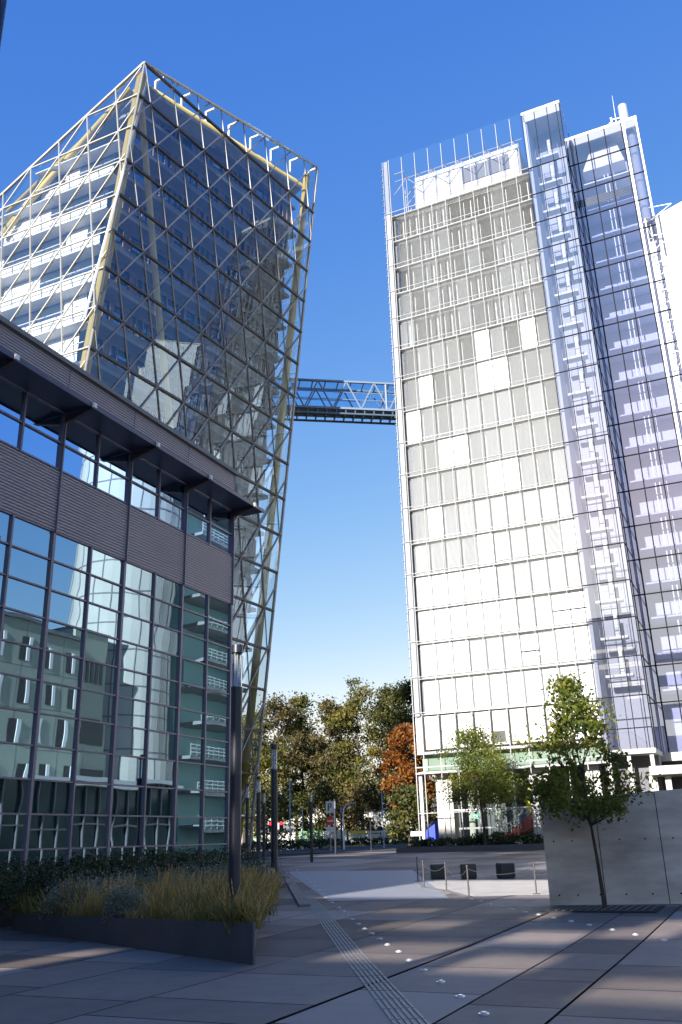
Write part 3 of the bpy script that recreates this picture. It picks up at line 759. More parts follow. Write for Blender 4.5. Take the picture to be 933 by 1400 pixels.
for w in (8.2, 10, 11.6): m = MB(); m.box(77.3, 77.6, w - .15, w + .15, .3, 7.6); obj('column', m, MT['concb'], ts)

# ------------------------------------------------------------------ lift tower
tl = thing('lift_tower', 'violet tinted glass lift tower with a flue inside its right edge', 'tower', P(88, 4, g(88, 4)))
m = MB(); m.box(86.6, 87, .9, 8.0, 8, 74.2); m.box(83.3, 86.6, 8.02, 8.2, 8, 74.5); obj('back_wall', m, MT['lav'], tl)
m = MB(); m.box(83, 92, .6, 8.3, 75.1, 75.45); m.box(83.05, 83.2, .65, 8.25, 74.15, 75.1); obj('roof', m, MT['cream'], tl)
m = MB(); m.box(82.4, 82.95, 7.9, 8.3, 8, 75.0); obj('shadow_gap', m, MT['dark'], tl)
for f_ in range(17):
    z = zf[f_] + 1.2
    m = MB(); m.box(83.6, 86.5, 2.3, 7.9, z - .16, z); obj('floor_slab', m, MT['lav'] if f_ else MT['white'], tl)
for w in (4.5, 4.9, 3.9): m = MB(); m.box(84.2, 84.32, w, w + .1, 8, 70); obj('guide_rail', m, MT['steelw'], tl)
m = MB()
for w in (8.3, 7.36, 5.89, 4.12, 2.3): m.box(82.95, 83.07, w - .05, w + .05, 8, 75.1)
for z in zf + [71.5]: m.box(82.94, 83.05, .65, 8.3, z - .05, z + .05)
obj('mullion', m, MT['frame'], tl)
m = MB(); m.box(82.96, 83.2, 1.95, 2.2, 8, 75.1); m.box(82.96, 83.2, .62, .8, 62, 75.1); obj('edge_post', m, MT['steelw'], tl)
m = MB(); m.poly([P(83, 8.3, 8), P(83, 2.1, 8), P(83, 2.1, 75.1), P(83, 8.3, 75.1)]); m.poly([P(83, 2.1, 62), P(83, .65, 62), P(83, .65, 75.1), P(83, 2.1, 75.1)])
obj('glass_skin', m, G_LF, tl)
m = MB(); m.tube([P(84.2, 1.45, 62.5), P(84.2, 1.45, 74.6)], .42, 14); obj('flue_pipe', m, MT['metal'], tl, smooth=True)
m = MB(); m.box(83.1, 83.25, 2.5, 7.9, 65.7, 66.7); obj('vent_grille', m, MT['cream'], tl)
m = MB()
for q in range(5): m.box(83.0, 83.1, 2.5, 7.9, 65.75 + .2 * q, 65.83 + .2 * q)
obj('louvre', m, MT['steeld'], tl)
m = MB(); m.hexa([P(84.5, 7.2, 71.4), P(84.5, 2.6, 71.4), P(86.3, 2.6, 71.4), P(86.3, 7.2, 71.4)], [P(84.5, 6.2, 73.6), P(84.5, 3.2, 74.2), P(86.3, 3.2, 74.2), P(86.3, 6.2, 73.6)]); obj('machine_housing', m, MT['white'], tl)
m = MB(); m.box(83.0, 92, .6, 8.3, 7.3, 8.0); obj('base', m, MT['mull2'], tl)
m = MB(); m.box(84.5, 92, .6, 8.3, .3, 7.3); obj('base_wall', m, MT['inner'], tl)
# climbing lattice of stays at its right edge
m = MB()
for w, u in ((1.6, 83.1), (1.2, 84.4)): m.tube([P(u, w, 8), P(u, w, 62)], .07, 6)
z = 9.
while z < 61:
    m.beam(P(83.1, 1.6, z), P(84.4, 1.2, z + .9), .035); m.beam(P(84.4, 1.2, z + .9), P(83.1, 1.6, z + 1.8), .035)
    z += 1.8
for f_ in range(1, 16):
    z = zf[f_] - .5; m.beam(P(84, 1.3, z), P(84, -1.2, z - .3), .035); m.beam(P(84, -1.2, z - .3), P(84, 1.0, z - 1.6), .03)
obj('stay_lattice', m, MT['steelw'], tl)
# flue top and antenna on the roof
m = MB(); m.tube([P(86, 1.9, 75.4), P(86, 1.9, 80.0)], .5, 14); tag(obj('chimney_flue', m, MT['metal'], smooth=True), 'short round metal flue on the lift tower roof', 'chimney')
t = thing('antenna_mast', 'thin antenna mast with small crossarms beside the roof flue', 'antenna', P(86, 2.8, 75.4))
m = MB(); m.tube([P(86, 2.8, 75.4), P(86, 2.8, 79), P(86, 2.75, 82)], .09, 6, .02); obj('mast', m, MT['steel'], t)
m = MB()
for z, l in ((77, .5), (77.8, .7), (78.5, .5)): m.beam(P(86, 2.8 - l, z), P(86, 2.8 + l, z + .1), .05); m.beam(P(86, 2.8 + l, z - .3), P(86, 2.8 + l, z + .4), .1)
m.beam(P(86, 3.4, 75.4), P(86, 2.8, 77.5), .04); m.beam(P(86, 2.2, 75.4), P(86, 2.8, 77.5), .04); obj('crossarm', m, MT['steelw'], t)

# ------------------------------------------------------------------ blank white building at the right edge
t = thing('white_building', 'blank white building with a sloping roof edge behind the lift tower', 'building', P(94, -8, g(94, -8)))
m = MB(); m.hexa([P(88, 1.6, 0), P(88, -16, 0), P(100, -16, 0), P(100, 1.6, 0)], [P(88, 1.6, 64.9), P(88, -16, 70.3), P(100, -16, 70.3), P(100, 1.6, 64.9)]); obj('wall', m, MT['white'], t)
m = MB(); m.hexa([P(87.9, 1.7, 64.93), P(87.9, -16, 70.33), P(100, -16, 70.33), P(100, 1.7, 64.93)], [P(87.9, 1.7, 65.1), P(87.9, -16, 70.5), P(100, -16, 70.5), P(100, 1.7, 65.1)]); obj('roof', m, MT['cream'], t)
# low terrace at the foot of the lift tower, behind the concrete wall
t = thing('entrance_terrace', 'pale terrace slab on columns at the foot of the lift tower', 'terrace', P(79, 3, g(79, 3)))
m = MB(); m.box(76, 82.5, -8, 8.4, 5.85, 6.5); obj('deck', m, MT['concb'], t)
for w in (8.4, 7.2, 5.6, 3.8, 2, 0): m = MB(); m.box(77, 77.4, w - .22, w + .22, .3, 5.84); obj('column', m, MT['concb'], t)
m = MB()
for q in range(3): m.tube([P(76.1, 4.8, 3.9 + .5 * q), P(76.1, -8, 3.9 + .5 * q)], .05, 6)
for w in (4.8, 3, 1, -1): m.beam(P(76.1, w, .5), P(76.1, w, 5), .04)
obj('railing', m, MT['metal'], t)
m = MB(); m.box(81, 81.3, -8, 9, .3, 5.84); obj('wall', m, MT['inner'], t)

# ------------------------------------------------------------------ buildings to the right of the view, seen mirrored in the office block
t = thing('concrete_block', 'green grey rendered block with small deep windows, mirrored in the office block', 'building', P(57, -26, .5))
m = MB(); m.box(40, 60, -34, -20.0, 0, 18.6); m.box(60, 64.5, -34, -21.2, 0, 20); m.box(30, 49, -34, -20.4, 18.6, 25); obj('wall', m, MT['green'], t)
m = MB(); m.box(49.02, 60.1, -34, -19.8, 18.62, 18.9); m.box(60.12, 64.6, -34, -21, 20.02, 20.3); m.box(29.9, 49.1, -34, -20.2, 25.02, 25.3); obj('roof', m, MT['roof'], t)
for zi in range(5):
    m = MB()
    for ui in range(7):
        u = 41.5 + ui * 2.7 + (.6 if zi % 2 else 0)
        m.box(u, u + 1.0, -20.05, -19.97, 3.4 + zi * 3.1, 5.1 + zi * 3.1)
    o_ = obj('window', m, MT['dark'], t)
    m2 = MB()
    for ui in range(7):
        u = 41.5 + ui * 2.7 + (.6 if zi % 2 else 0); m2.box(u + .7, u + 1.02, -19.965, -19.9, 3.4 + zi * 3.1, 5.1 + zi * 3.1)
    obj('frame', m2, MT['white'], o_)
m = MB()
for z in (3.0, 6.1, 9.2, 12.3, 15.4): m.box(40.1, 60, -20.03, -19.99, z - .03, z + .03)
for k in range(9): m.box(40.6 + 2.4 * k, 40.65 + 2.4 * k, -20.03, -19.99, 0, 18.5)
obj('panel_joint', m, MT['curtain'], t)
m = MB()
for k in range(6): m.box(60.4 + .65 * k, 60.8 + .65 * k, -21.25, -21.15, 15.5, 17.5)
m.box(60.4, 64.2, -21.25, -21.15, 10.2, 12.4); m.box(60.4, 64.2, -21.25, -21.15, 5.8, 8.0); obj('ribbon_window', m, MT['dark'], t)
t = thing('entrance_hall', 'low dark glazed hall with a thin white roof edge, mirrored in the office block', 'building', P(56, -17, .4))
m = MB(); m.box(44, 67, -19.5, -15.5, .2, 6.4); obj('wall', m, MT['teal'], t)
m = MB(); m.box(43.5, 67.5, -19.55, -14.6, 6.42, 6.75); obj('roof', m, MT['white'], t)
m = MB()
for k in range(16): m.box(44 + k * 1.5, 44.1 + k * 1.5, -15.46, -15.3, .2, 6.4)
m.box(44, 67, -15.45, -15.32, 3.2, 3.3); obj('mullion', m, MT['steelg'], t)
t = thing('round_tower', 'tall rounded white panelled tower, mirrored in the office block', 'tower', P(71, -26, .5))
m = MB(); ring = [(70.5 + 5.2 * math.cos(a_), -25 + 5.2 * math.sin(a_)) for a_ in [2 * math.pi * k / 40 for k in range(40)]]
m.hexa([P(u, w, 0) for u, w in ring], [P(u, w, 52) for u, w in ring]); obj('wall', m, MT['concb'], t)
m = MB()
for z in range(4, 52, 3):
    rr = [(70.5 + 5.24 * math.cos(a_), -25 + 5.24 * math.sin(a_)) for a_ in [2 * math.pi * k / 40 for k in range(40)]]
    m.hexa([P(u, w, z) for u, w in rr], [P(u, w, z + .12) for u, w in rr])
for k in range(0, 40, 2): m.beam(P(ring[k][0], ring[k][1], 0), P(ring[k][0], ring[k][1], 52), .05)
obj('panel_joint', m, MT['curtain'], t)
t = thing('balcony_block', 'pale green block of stacked glass balconies, mirrored in the office block', 'building', P(80, -26, .5))
m = MB(); m.box(76.5, 87, -34, -22, 0, 40); obj('wall', m, mat('pale_green_wall', (.3, .5, .46), .6), t)
for k in range(11):
    m = MB(); m.box(76.8, 86.8, -22, -19.4, 3 + 3.4 * k, 3.3 + 3.4 * k); b_ = obj('balcony', m, MT['slab'], t)
    m = MB()
    for q in range(3): m.beam(P(76.8, -19.4, 3.6 + .35 * q + 3.4 * k), P(86.8, -19.4, 3.6 + .35 * q + 3.4 * k), .05)
    for q in range(11): m.beam(P(76.8 + q, -19.4, 3.3 + 3.4 * k), P(76.8 + q, -19.4, 4.4 + 3.4 * k), .04)
    obj('railing', m, MT['steel'], b_)

# ------------------------------------------------------------------ skybridge
t = thing('skybridge', 'glazed truss footbridge joining the two towers high above the plaza', 'bridge', P(76.5, 33.5, 43))
e0, e1 = Vector((79.2, 28.6)), Vector((71.0, 41.0)); dirb = (e1 - e0).normalized(); nrm = Vector((-dirb.y, dirb.x)) * .95
if nrm.x > 0: nrm = -nrm
def BP(tt, side, z): q = e0 + (e1 - e0) * tt + nrm * side; return P(q.x, q.y, z)
ZB, ZT = 43.75, 46.9
m = MB()
for sd in (1, -1):
    m.beam(BP(0, sd, ZT), BP(1, sd, ZT), .1); m.beam(BP(0, sd, ZB), BP(1, sd, ZB), .11)
    n = 10
    for k in range(n):
        a_, b_ = k / n, (k + 1) / n
        m.beam(BP(a_, sd, ZB if k % 2 else ZT), BP(b_, sd, ZT if k % 2 else ZB), .065)
    m.beam(BP(.115, sd, ZB), BP(.115, sd, ZT), .09)
    m.beam(BP(0, sd, ZB + 1.05), BP(1, sd, ZB + 1.05), .03); m.beam(BP(0, sd, ZB + 1.9), BP(1, sd, ZB + 1.9), .03)
for k in range(12): m.beam(BP(k / 11, 1, ZT), BP(k / 11, -1, ZT), .06)
obj('truss', m, MT['trussp'], t)
m = MB()
for k in range(15): m.hexa([BP(k / 15 + .004, 1, ZB - .6), BP(k / 15 + .004, -1, ZB - .6), BP(k / 15 + .012, -1, ZB - .6), BP(k / 15 + .012, 1, ZB - .6)], [BP(k / 15 + .004, 1, ZB - .1), BP(k / 15 + .004, -1, ZB - .1), BP(k / 15 + .012, -1, ZB - .1), BP(k / 15 + .012, 1, ZB - .1)])
for sd in (1, -1): m.beam(BP(0, sd, ZB - .6), BP(1, sd, ZB - .6), .09)
m.hexa([BP(0, .9, ZB - .2), BP(0, -.9, ZB - .2), BP(1, -.9, ZB - .2), BP(1, .9, ZB - .2)], [BP(0, .9, ZB - .08), BP(0, -.9, ZB - .08), BP(1, -.9, ZB - .08), BP(1, .9, ZB - .08)])
obj('deck', m, MT['bluesteel'], t)
m = MB()
for sd in (1, -1): m.poly([BP(0, sd * .97, ZB), BP(1, sd * .97, ZB), BP(1, sd * .97, ZT), BP(0, sd * .97, ZT)])
m.poly([BP(0, .95, ZT - .05), BP(1, .95, ZT - .05), BP(1, -.95, ZT - .05), BP(0, -.95, ZT - .05)]); obj('glass', m, G_BR, t)

# ------------------------------------------------------------------ concrete wall at the right
t = thing('concrete_wall', 'freestanding stained concrete wall behind the young plaza tree', 'wall', PG(23.3, 2))
m = MB(); m.hexa([P(22.78, 5.2, .0), P(23.05, 5.2, 0), P(24.6, -2.5, 0), P(24.3, -2.5, 0)], [P(22.78, 5.2, 2.45), P(23.05, 5.2, 2.45), P(24.6, -2.5, 2.78), P(24.3, -2.5, 2.78)]); obj('wall', m, MT['concrete'], t)
def wp(sf, z, off): return P(22.78 + (24.3 - 22.78) * sf - off, 5.2 - 7.7 * sf - off * .19, z)
m = MB()
for sf in (.165, .345, .66): m.beam(wp(sf, .06, .0), wp(sf, 2.46 + sf * .3, .0), .007)
for sf in (.03, .085, .15, .225, .3, .38, .46, .54): m.tube([wp(sf, .3, -.03), wp(sf, .3, .004)], .022, 8); m.tube([wp(sf, 1.5, -.03), wp(sf, 1.5, .003)], .02, 8)
obj('form_joint', m, MT['joint'], t)

# ------------------------------------------------------------------ foliage
def leaves(centers, spread, n, size, tonef, flat=.0):
    cs = np.array(centers, float); idx = RNG.integers(0, len(cs), n); sp = np.array(spread, float)
    if sp.ndim == 0: sp = np.full((len(cs), 3), float(sp))
    elif sp.ndim == 1: sp = np.tile(sp, (len(cs), 1))
    p = cs[idx] + RNG.normal(size=(n, 3)) * sp[idx]
    a = RNG.normal(size=(n, 3)); a /= np.linalg.norm(a, axis=1)[:, None]
    b = RNG.normal(size=(n, 3)); b -= (b * a).sum(1)[:, None] * a; b /= np.linalg.norm(b, axis=1)[:, None]
    sz = size * RNG.uniform(.6, 1.3, n)[:, None]
    v = np.concatenate([p - a * sz, p + b * sz * .55, p + a * sz, p - b * sz * .55], 1).reshape(-1, 3)
    f = np.arange(4 * n).reshape(-1, 4)
    tone = np.clip(tonef(idx, p), 0, 1)
    return v, f, tone
def leafobj(name, v, f, tone, m, parent=None):
    org = np.array(ORG[parent.name]) if parent else np.array([(v[:, 0].min() + v[:, 0].max()) / 2, (v[:, 1].min() + v[:, 1].max()) / 2, v[:, 2].min()])
    me = bpy.data.meshes.new(name); me.from_pydata((v - org).tolist(), [], f.tolist())
    at = me.attributes.new('tone', 'FLOAT', 'FACE'); at.data.foreach_set('value', tone.astype(float)); me.update()
    return link(name, me, parent, org, m)
def foliage(name, a, b, cc, trans=.35): return tone_mat(name, [(0, a), (.5, b), (1, cc)], .55, trans)
F_PLAZA = foliage('lime_leaf', (.05, .08, .016), (.15, .18, .028), (.34, .29, .045), .5)
F_DK = foliage('oak_leaf', (0.034, 0.049, 0.014), (0.087, 0.098, 0.026), (0.197, 0.162, 0.041))
F_OL = foliage('olive_leaf', (0.053, 0.063, 0.017), (0.126, 0.126, 0.029), (0.252, 0.189, 0.042))
F_BR = foliage('brown_leaf', (0.042, 0.042, 0.017), (0.099, 0.084, 0.028), (0.187, 0.131, 0.042))
F_YE = foliage('yellow_leaf', (.07, .075, .01), (.15, .14, .015), (.25, .2, .025))
F_OR = foliage('orange_leaf', (0.112, 0.037, 0.010), (0.250, 0.088, 0.015), (0.413, 0.175, 0.025))
F_HEDGE = foliage('hedge_leaf', (.022, .034, .015), (.048, .07, .028), (.085, .115, .042), .2)
F_LAV = foliage('lavender_leaf', (.09, .11, .085), (.19, .22, .17), (.34, .35, .28), .2)
F_GRASS = foliage('grass_blade', (.11, .13, .03), (.34, .25, .08), (.55, .38, .17), .35)

def tree(name, label, base, h, rad, m, n, size, trunk_r, crown0=.35, shape='oval', group=None, lean=(0, 0), clumps=40, cs=.16, limbs=7):
    t = thing(name, label, 'tree', base, group); B = Vector(base)
    k = MB(); top = B + Vector((lean[0], lean[1], h * .93)); mid = B + Vector((lean[0] * .45, lean[1] * .45, h * .5)) + Vector((random.uniform(-1, 1), random.uniform(-1, 1), 0)) * trunk_r
    k.tube([B - Vector((0, 0, .2)), B + Vector((lean[0] * .15, lean[1] * .15, h * .2)), mid, top], trunk_r, 8, trunk_r * .15)
    cl, sp, tn = [], [], []
    for i in range(clumps):
        f_ = random.random(); zc = crown0 + (1 - crown0) * f_
        if shape == 'cone': rr = rad * (1 - f_) ** .75 * (.55 + .45 * min(1, f_ * 6)) + .03 * rad
        else: rr = rad * math.sin(math.pi * min(1, .12 + .86 * f_)) ** .6
        rho = rr * math.sqrt(random.uniform(.12, 1)); an = random.uniform(0, 2 * math.pi)
        cl.append((B.x + lean[0] * zc + rho * math.cos(an), B.y + lean[1] * zc + rho * math.sin(an), B.z + h * zc))
        q = cs * rad * random.uniform(.6, 1.35); sp.append((q * 1.15, q * 1.15, q * .75)); tn.append(random.uniform(.15, .8))
    for i in range(limbs):
        c_ = Vector(cl[i * (clumps // limbs)]); zz = max(B.z + h * crown0 * .85, c_.z - h * .14); f_ = (zz - B.z) / h
        st_ = B + Vector((lean[0] * f_, lean[1] * f_, zz - B.z)); k.tube([st_, (st_ + c_) / 2 + Vector((0, 0, -.01 * h)), c_], trunk_r * .35, 5, trunk_r * .08)
    obj('trunk', k, MT['bark'], t, smooth=True)
    tn = np.array(tn)
    v, f, tone = leaves(cl, sp, n, size, lambda i, p: tn[i] + RNG.normal(size=len(i)) * .18)
    leafobj('crown', v, f, tone, m, t)
    return t
# plaza trees
tp = PG(21.9, 3.78)
tree('plaza_tree', 'young conical tree in a paving grate in front of the concrete wall', tp, 5.0, 1.6, F_PLAZA, 7600, .058, .055, .41, 'cone', lean=(-.32, -.1), clumps=84, cs=.095, limbs=20)
tree('plaza_tree', 'young leafy tree rising from the low hedge before the white tower', P(71.6, 20.9, .95), 8.7, 3.4, F_PLAZA, 12000, .1, .11, .36, 'oval', lean=(-.4, 0), clumps=70, cs=.15, limbs=10)
# trees across the street: bearing x at depth, height, radius, leaf kind
BT = [('oak_tree', 'dark oak at the right end of the tree row beside the white tower', 9.6, 126, 22.6, 4.2, F_DK, 4600),
      ('oak_tree', 'broad green oak, second from the right in the back tree row', 6.0, 128, 22.4, 4.6, F_DK, 5200),
      ('tall_tree', 'tallest tree of the back row, olive with thin yellowing leaves', 1.6, 124, 23.0, 4.0, F_OL, 5200),
      ('tall_tree', 'brown green tree just left of the tallest one in the row', -2.6, 127, 20.6, 3.8, F_BR, 4600),
      ('tall_tree', 'slender dark tree in the middle of the back row with sky to its left', -6.3, 130, 21.6, 3.4, F_DK, 3800),
      ('tall_tree', 'sparse brownish tree with gaps of sky, beside the leaning tower', -10.2, 125, 21.4, 3.6, F_BR, 3600),
      ('tall_tree', 'dark sparse tree partly hidden by the foot of the leaning tower', -13.6, 120, 17.4, 3.4, F_DK, 3600),
      ('tall_tree', 'pale brown tree further back between the middle trees', -.6, 142, 22, 4.2, F_BR, 3600),
      ('tall_tree', 'dense dark tree further back behind the oaks', 8.0, 145, 22, 4.6, F_DK, 3600),
      ('tall_tree', 'shadowy tree further back behind the slender dark tree', -8.4, 146, 20, 4.2, F_OL, 3600)]
for nm, lab, x, y, h, rad, m, n in BT:
    tree(nm, lab, (x, y, gz(x, y)), h - 1.6, rad, m, n * 2, .205, .30, .22, 'oval', 'trees across the street', (random.uniform(-.6, .6), 0), 54, .17, 9)
tree('yellow_tree', 'yellow green tree glowing behind the foot of the leaning tower', (-11.0, 104, gz(0, 104)), 14.5, 3.4, F_YE, 7000, .18, .2, .3, clumps=46)
tree('orange_tree', 'orange autumn tree beside the left foot of the white tower', (6.1, 91, gz(0, 91)), 11.6, 3.1, F_OR, 8500, .17, .22, .2, clumps=80, cs=.115, limbs=12)
tree('small_tree', 'low dark green tree beneath the orange autumn tree', (5.4, 87, gz(0, 87)), 5.6, 2.1, F_DK, 2600, .2, .14, .2, clumps=34)
tree('small_tree', 'low dark bushy tree under the yellow green tree', (-9.0, 100, gz(0, 100)), 6.0, 2.6, F_DK, 2600, .2, .14, .12, clumps=34)
tree('small_tree', 'low brown bushy tree behind the banners', (1.5, 117, gz(0, 117)), 7.0, 3.6, F_BR, 2800, .24, .16, .12, clumps=34)
tree('small_tree', 'low dark bushy tree behind the curved street lamp', (-4.0, 119, gz(0, 119)), 7.5, 3.6, F_DK, 2800, .24, .16, .12, clumps=34)
m = MB(); m.wbox(-34, 26, 168, 176, 1, 9.5); t = thing('far_building', 'long pale building glimpsed between the tree trunks', 'building', (-4, 172, 1.2)); obj('wall', m, MT['farwall'], t)
for z in (3.4, 6.4):
    for k in range(15): m = MB(); m.wbox(-32 + k * 3.9, -29.6 + k * 3.9, 167.9, 167.97, z, z + 1.5); obj('window', m, MT['inner'], t)
m = MB(); m.wbox(-34.2, 26.2, 167.8, 176.2, 9.52, 9.9); obj('roof', m, MT['roof'], t)

def shrub(name, label, cat, c_, r, h, m, n, size, group=None):
    cl, sp = [], []
    for k in range(max(6, int(14))):
        an, rho = random.uniform(0, 6.28), r * math.sqrt(random.random()) * .8
        cl.append((c_[0] + rho * math.cos(an), c_[1] + rho * math.sin(an), c_[2] + h * (.35 + .35 * random.random() * (1 - rho / r)))); sp.append((r * .22, r * .22, h * .2))
    tn = RNG.uniform(.2, .8, len(cl))
    v, f, tone = leaves(cl, sp, n, size, lambda i, p: tn[i] + RNG.normal(size=len(i)) * .2); v[:, 2] = np.maximum(v[:, 2], c_[2])
    return tag(leafobj(name, v, f, tone, m), label, cat, group)
def hedge(label, pts, wd, h, m, n, size):
    """clipped hedge along a grid polyline"""
    v_, cl = [], []
    L = sum(math.dist(a, b) for a, b in zip(pts[:-1], pts[1:])); P0 = []
    for a, b in zip(pts[:-1], pts[1:]):
        k = max(2, int(math.dist(a, b) / .35))
        for i in range(k):
            for q in range(5):
                t = (i + random.random()) / k; o_ = random.uniform(-.5, .5) * wd; d_ = ((b[0] - a[0]) / math.dist(a, b), (b[1] - a[1]) / math.dist(a, b))
                u, w = a[0] + (b[0] - a[0]) * t - d_[1] * o_, a[1] + (b[1] - a[1]) * t + d_[0] * o_; P0.append(PG(u, w, h * random.uniform(.3, .92)))
    v, f, tone = leaves(P0, (.16, .16, h * .07), n, size, lambda i, p: .45 + RNG.normal(size=len(i)) * .25)
    return tag(leafobj('hedge', v, f, tone, m), label, 'hedge')
hedge('dark clipped hedge at the left of the white tower entrance', [(73, 27.6), (73, 22.6)], 1.6, 1.0, F_HEDGE, 2600, .11)
hedge('greener clipped hedge in front of the red staircase', [(72.5, 19.4), (72.5, 12.5)], 1.8, 1.15, foliage('box_leaf', (.014, .022, .008), (.03, .045, .014), (.05, .07, .02), .2), 3000, .11)
hedge('middle clipped hedge around the foot of the entrance tree', [(72.8, 22.4), (72.8, 19.6)], 1.8, 1.35, F_HEDGE, 2200, .11)
m = MB(); m.box(70.9, 71.15, 12, 28.2, .5, 1.05); m.box(71.15, 75, 12, 28.2, .5, .95); tag(obj('planting_bed', m, MT['planter']), 'dark edged planting bed along the foot of the white tower', 'planter')
hedge('long dark hedge along the foot of the office block', [(14.9, 15.4), (26.5, 15.4)], .9, 1.42, F_HEDGE, 20000, .036)
hedge('low dark hedge beyond the lamp posts by the street', [(74, 46), (92, 44)], 2.5, 1.1, F_HEDGE, 2600, .14)
hedge('long dark hedge below the roadside banners', [(97.5, 49), (101.5, 36)], 1.4, 1.0, F_HEDGE, 2600, .13)

# ------------------------------------------------------------------ planter with grasses
pl = thing('planter', 'long dark steel planter filled with grasses below the office block', 'planter', PG(18, 12))
c0, cl_, cr_ = (12.38, 7.22), (15.9, 15.3), (35.5, 20.4)
def strip(m, a, b, ha, hb, th, nrmv):
    m.hexa([PG(*a, -.05), PG(a[0] + nrmv[0] * th, a[1] + nrmv[1] * th, -.05), PG(b[0] + nrmv[0] * th, b[1] + nrmv[1] * th, -.05), PG(*b, -.05)],
           [PG(*a, ha), PG(a[0] + nrmv[0] * th, a[1] + nrmv[1] * th, ha), PG(b[0] + nrmv[0] * th, b[1] + nrmv[1] * th, hb), PG(*b, hb)])
m = MB(); strip(m, c0, cl_, .56, .33, .02, (.89, -.45) if False else (.9, -.43)); obj('front_wall', m, MT['planter'], pl)
m = MB(); strip(m, c0, cr_, .56, .3, .02, (-.5, .866)); obj('side_wall', m, MT['planter'], pl)
m = MB(); m.poly([PG(c0[0] + .1, c0[1] + .05, .46), PG(24, 13.9, .42), PG(*cr_, .25), PG(30, 16.0, .3), PG(cl_[0] + .1, cl_[1], .27)]); obj('soil', m, MT['soil'], pl)
def inplanter():
    while True:
        a, b = random.random(), random.random()
        if a + b > 1: a, b = 1 - a, 1 - b
        u = c0[0] + a * (cl_[0] - c0[0]) + b * (29 - c0[0]); w = c0[1] + a * (14.6 - c0[1]) + b * (15.8 - c0[1])
        if w < 13.4: return u, w
gv, gf, gt = [], [], []
def blades(u, w, zb, n, h, sp, tone):
    for _ in range(n):
        bx, by, bz = P(u + random.gauss(0, sp * .4), w + random.gauss(0, sp * .4), zb)
        an = random.uniform(0, 6.28); ln = abs(random.gauss(0, .5)) * h; hh = h * random.uniform(.35, 1.05)
        dx, dy = math.cos(an) * ln, math.sin(an) * ln; wv = .006
        px, py = -math.sin(an) * wv, math.cos(an) * wv
        if random.random() < .5: px, py = wv, 0
        i = len(gv)
        gv.extend([(bx - px, by - py, bz), (bx + px, by + py, bz), (bx + dx * .4 + px, by + dy * .4 + py, bz + hh * .6), (bx + dx * .4 - px, by + dy * .4 - py, bz + hh * .6), (bx + dx, by + dy, bz + hh)])
        gf.extend([(i, i + 1, i + 2, i + 3), (i + 3, i + 2, i + 4)]); tt = min(1, max(0, tone + random.gauss(0, .15))); gt.extend([tt * .7, tt])
        if random.random() < .35:                               # feathery seed head
            for q in range(3):
                f_ = .75 + .1 * q; cx_, cy_, cz_ = bx + dx * f_, by + dy * f_, bz + hh * f_; i = len(gv)
                gv.extend([(cx_ - .012, cy_, cz_), (cx_ + .012, cy_, cz_), (cx_ + dx * .1, cy_ + dy * .1, cz_ + hh * .12)]); gf.append((i, i + 1, i + 2)); gt.append(min(1, tt + .3))
for _ in range(150):
    u, w = inplanter()
    lavish = w > 12.0 and random.random() < .6
    if lavish: continue
    zb = g(u, w) + .38; blades(u, w, zb, 62, random.uniform(.3, .75), .24, random.choice([.05, .15, .35, .5, .65, .75]))
for i in range(40):                                             # the front edges, denser
    tt = random.random()
    u, w = c0[0] + .35 + (cl_[0] - c0[0]) * tt, c0[1] + .2 + (cl_[1] - c0[1]) * tt
    blades(u, w, g(u, w) + .44 - .25 * tt, 60, random.uniform(.25, .7), .22, random.choice([.05, .2, .4, .6]))
gv, gt = np.array(gv), np.array(gt)
org = np.array([gv[:, 0].mean(), gv[:, 1].mean(), gv[:, 2].min()])
me = bpy.data.meshes.new('feather_grass'); me.from_pydata((gv - org).tolist(), [], gf); at = me.attributes.new('tone', 'FLOAT', 'FACE'); at.data.foreach_set('value', gt.astype(float)); me.update()
o_ = link('feather_grass', me, None, org, F_GRASS); kind(o_, 'stuff'); tag(o_, 'golden feather grass growing in the dark planter', 'grass')
LAVP = [((14.5, 11.3), .42, .5, 'round grey green lavender bush at the front edge of the planter'), ((15.6, 13.4), .6, .5, 'silvery lavender bush at the left edge of the planter'), ((16.9, 14.0), .75, .6, 'wide silvery lavender bush, second from the left behind the grasses'), ((18.6, 14.0), .75, .65, 'silvery lavender bush in the middle behind the grasses'),
        ((20.5, 13.9), .8, .65, 'silvery lavender bush right of the middle, below the hedge'), ((22.2, 13.9), .8, .65, 'silvery lavender bush near the right end of the hedge'), ((24.4, 14.2), .8, .6, 'last silvery lavender bush, beyond the front lamp post'), ((17.0, 11.9), .6, .5, 'low lavender bush among the grasses at the left')]
for (u, w), r, h, lab in LAVP: shrub('lavender_bush', lab, 'shrub', PG(u, w, .3), r, h + .25, F_LAV, 5000, .022, 'lavender bushes in the planter')
shrub('flowering_plant', 'small leafy plant at the foot of the front lamp post', 'plant', PG(12.9, 7.75, .45), .26, .3, foliage('marigold', (.03, .05, .01), (.06, .08, .015), (.4, .2, .02)), 1800, .03)

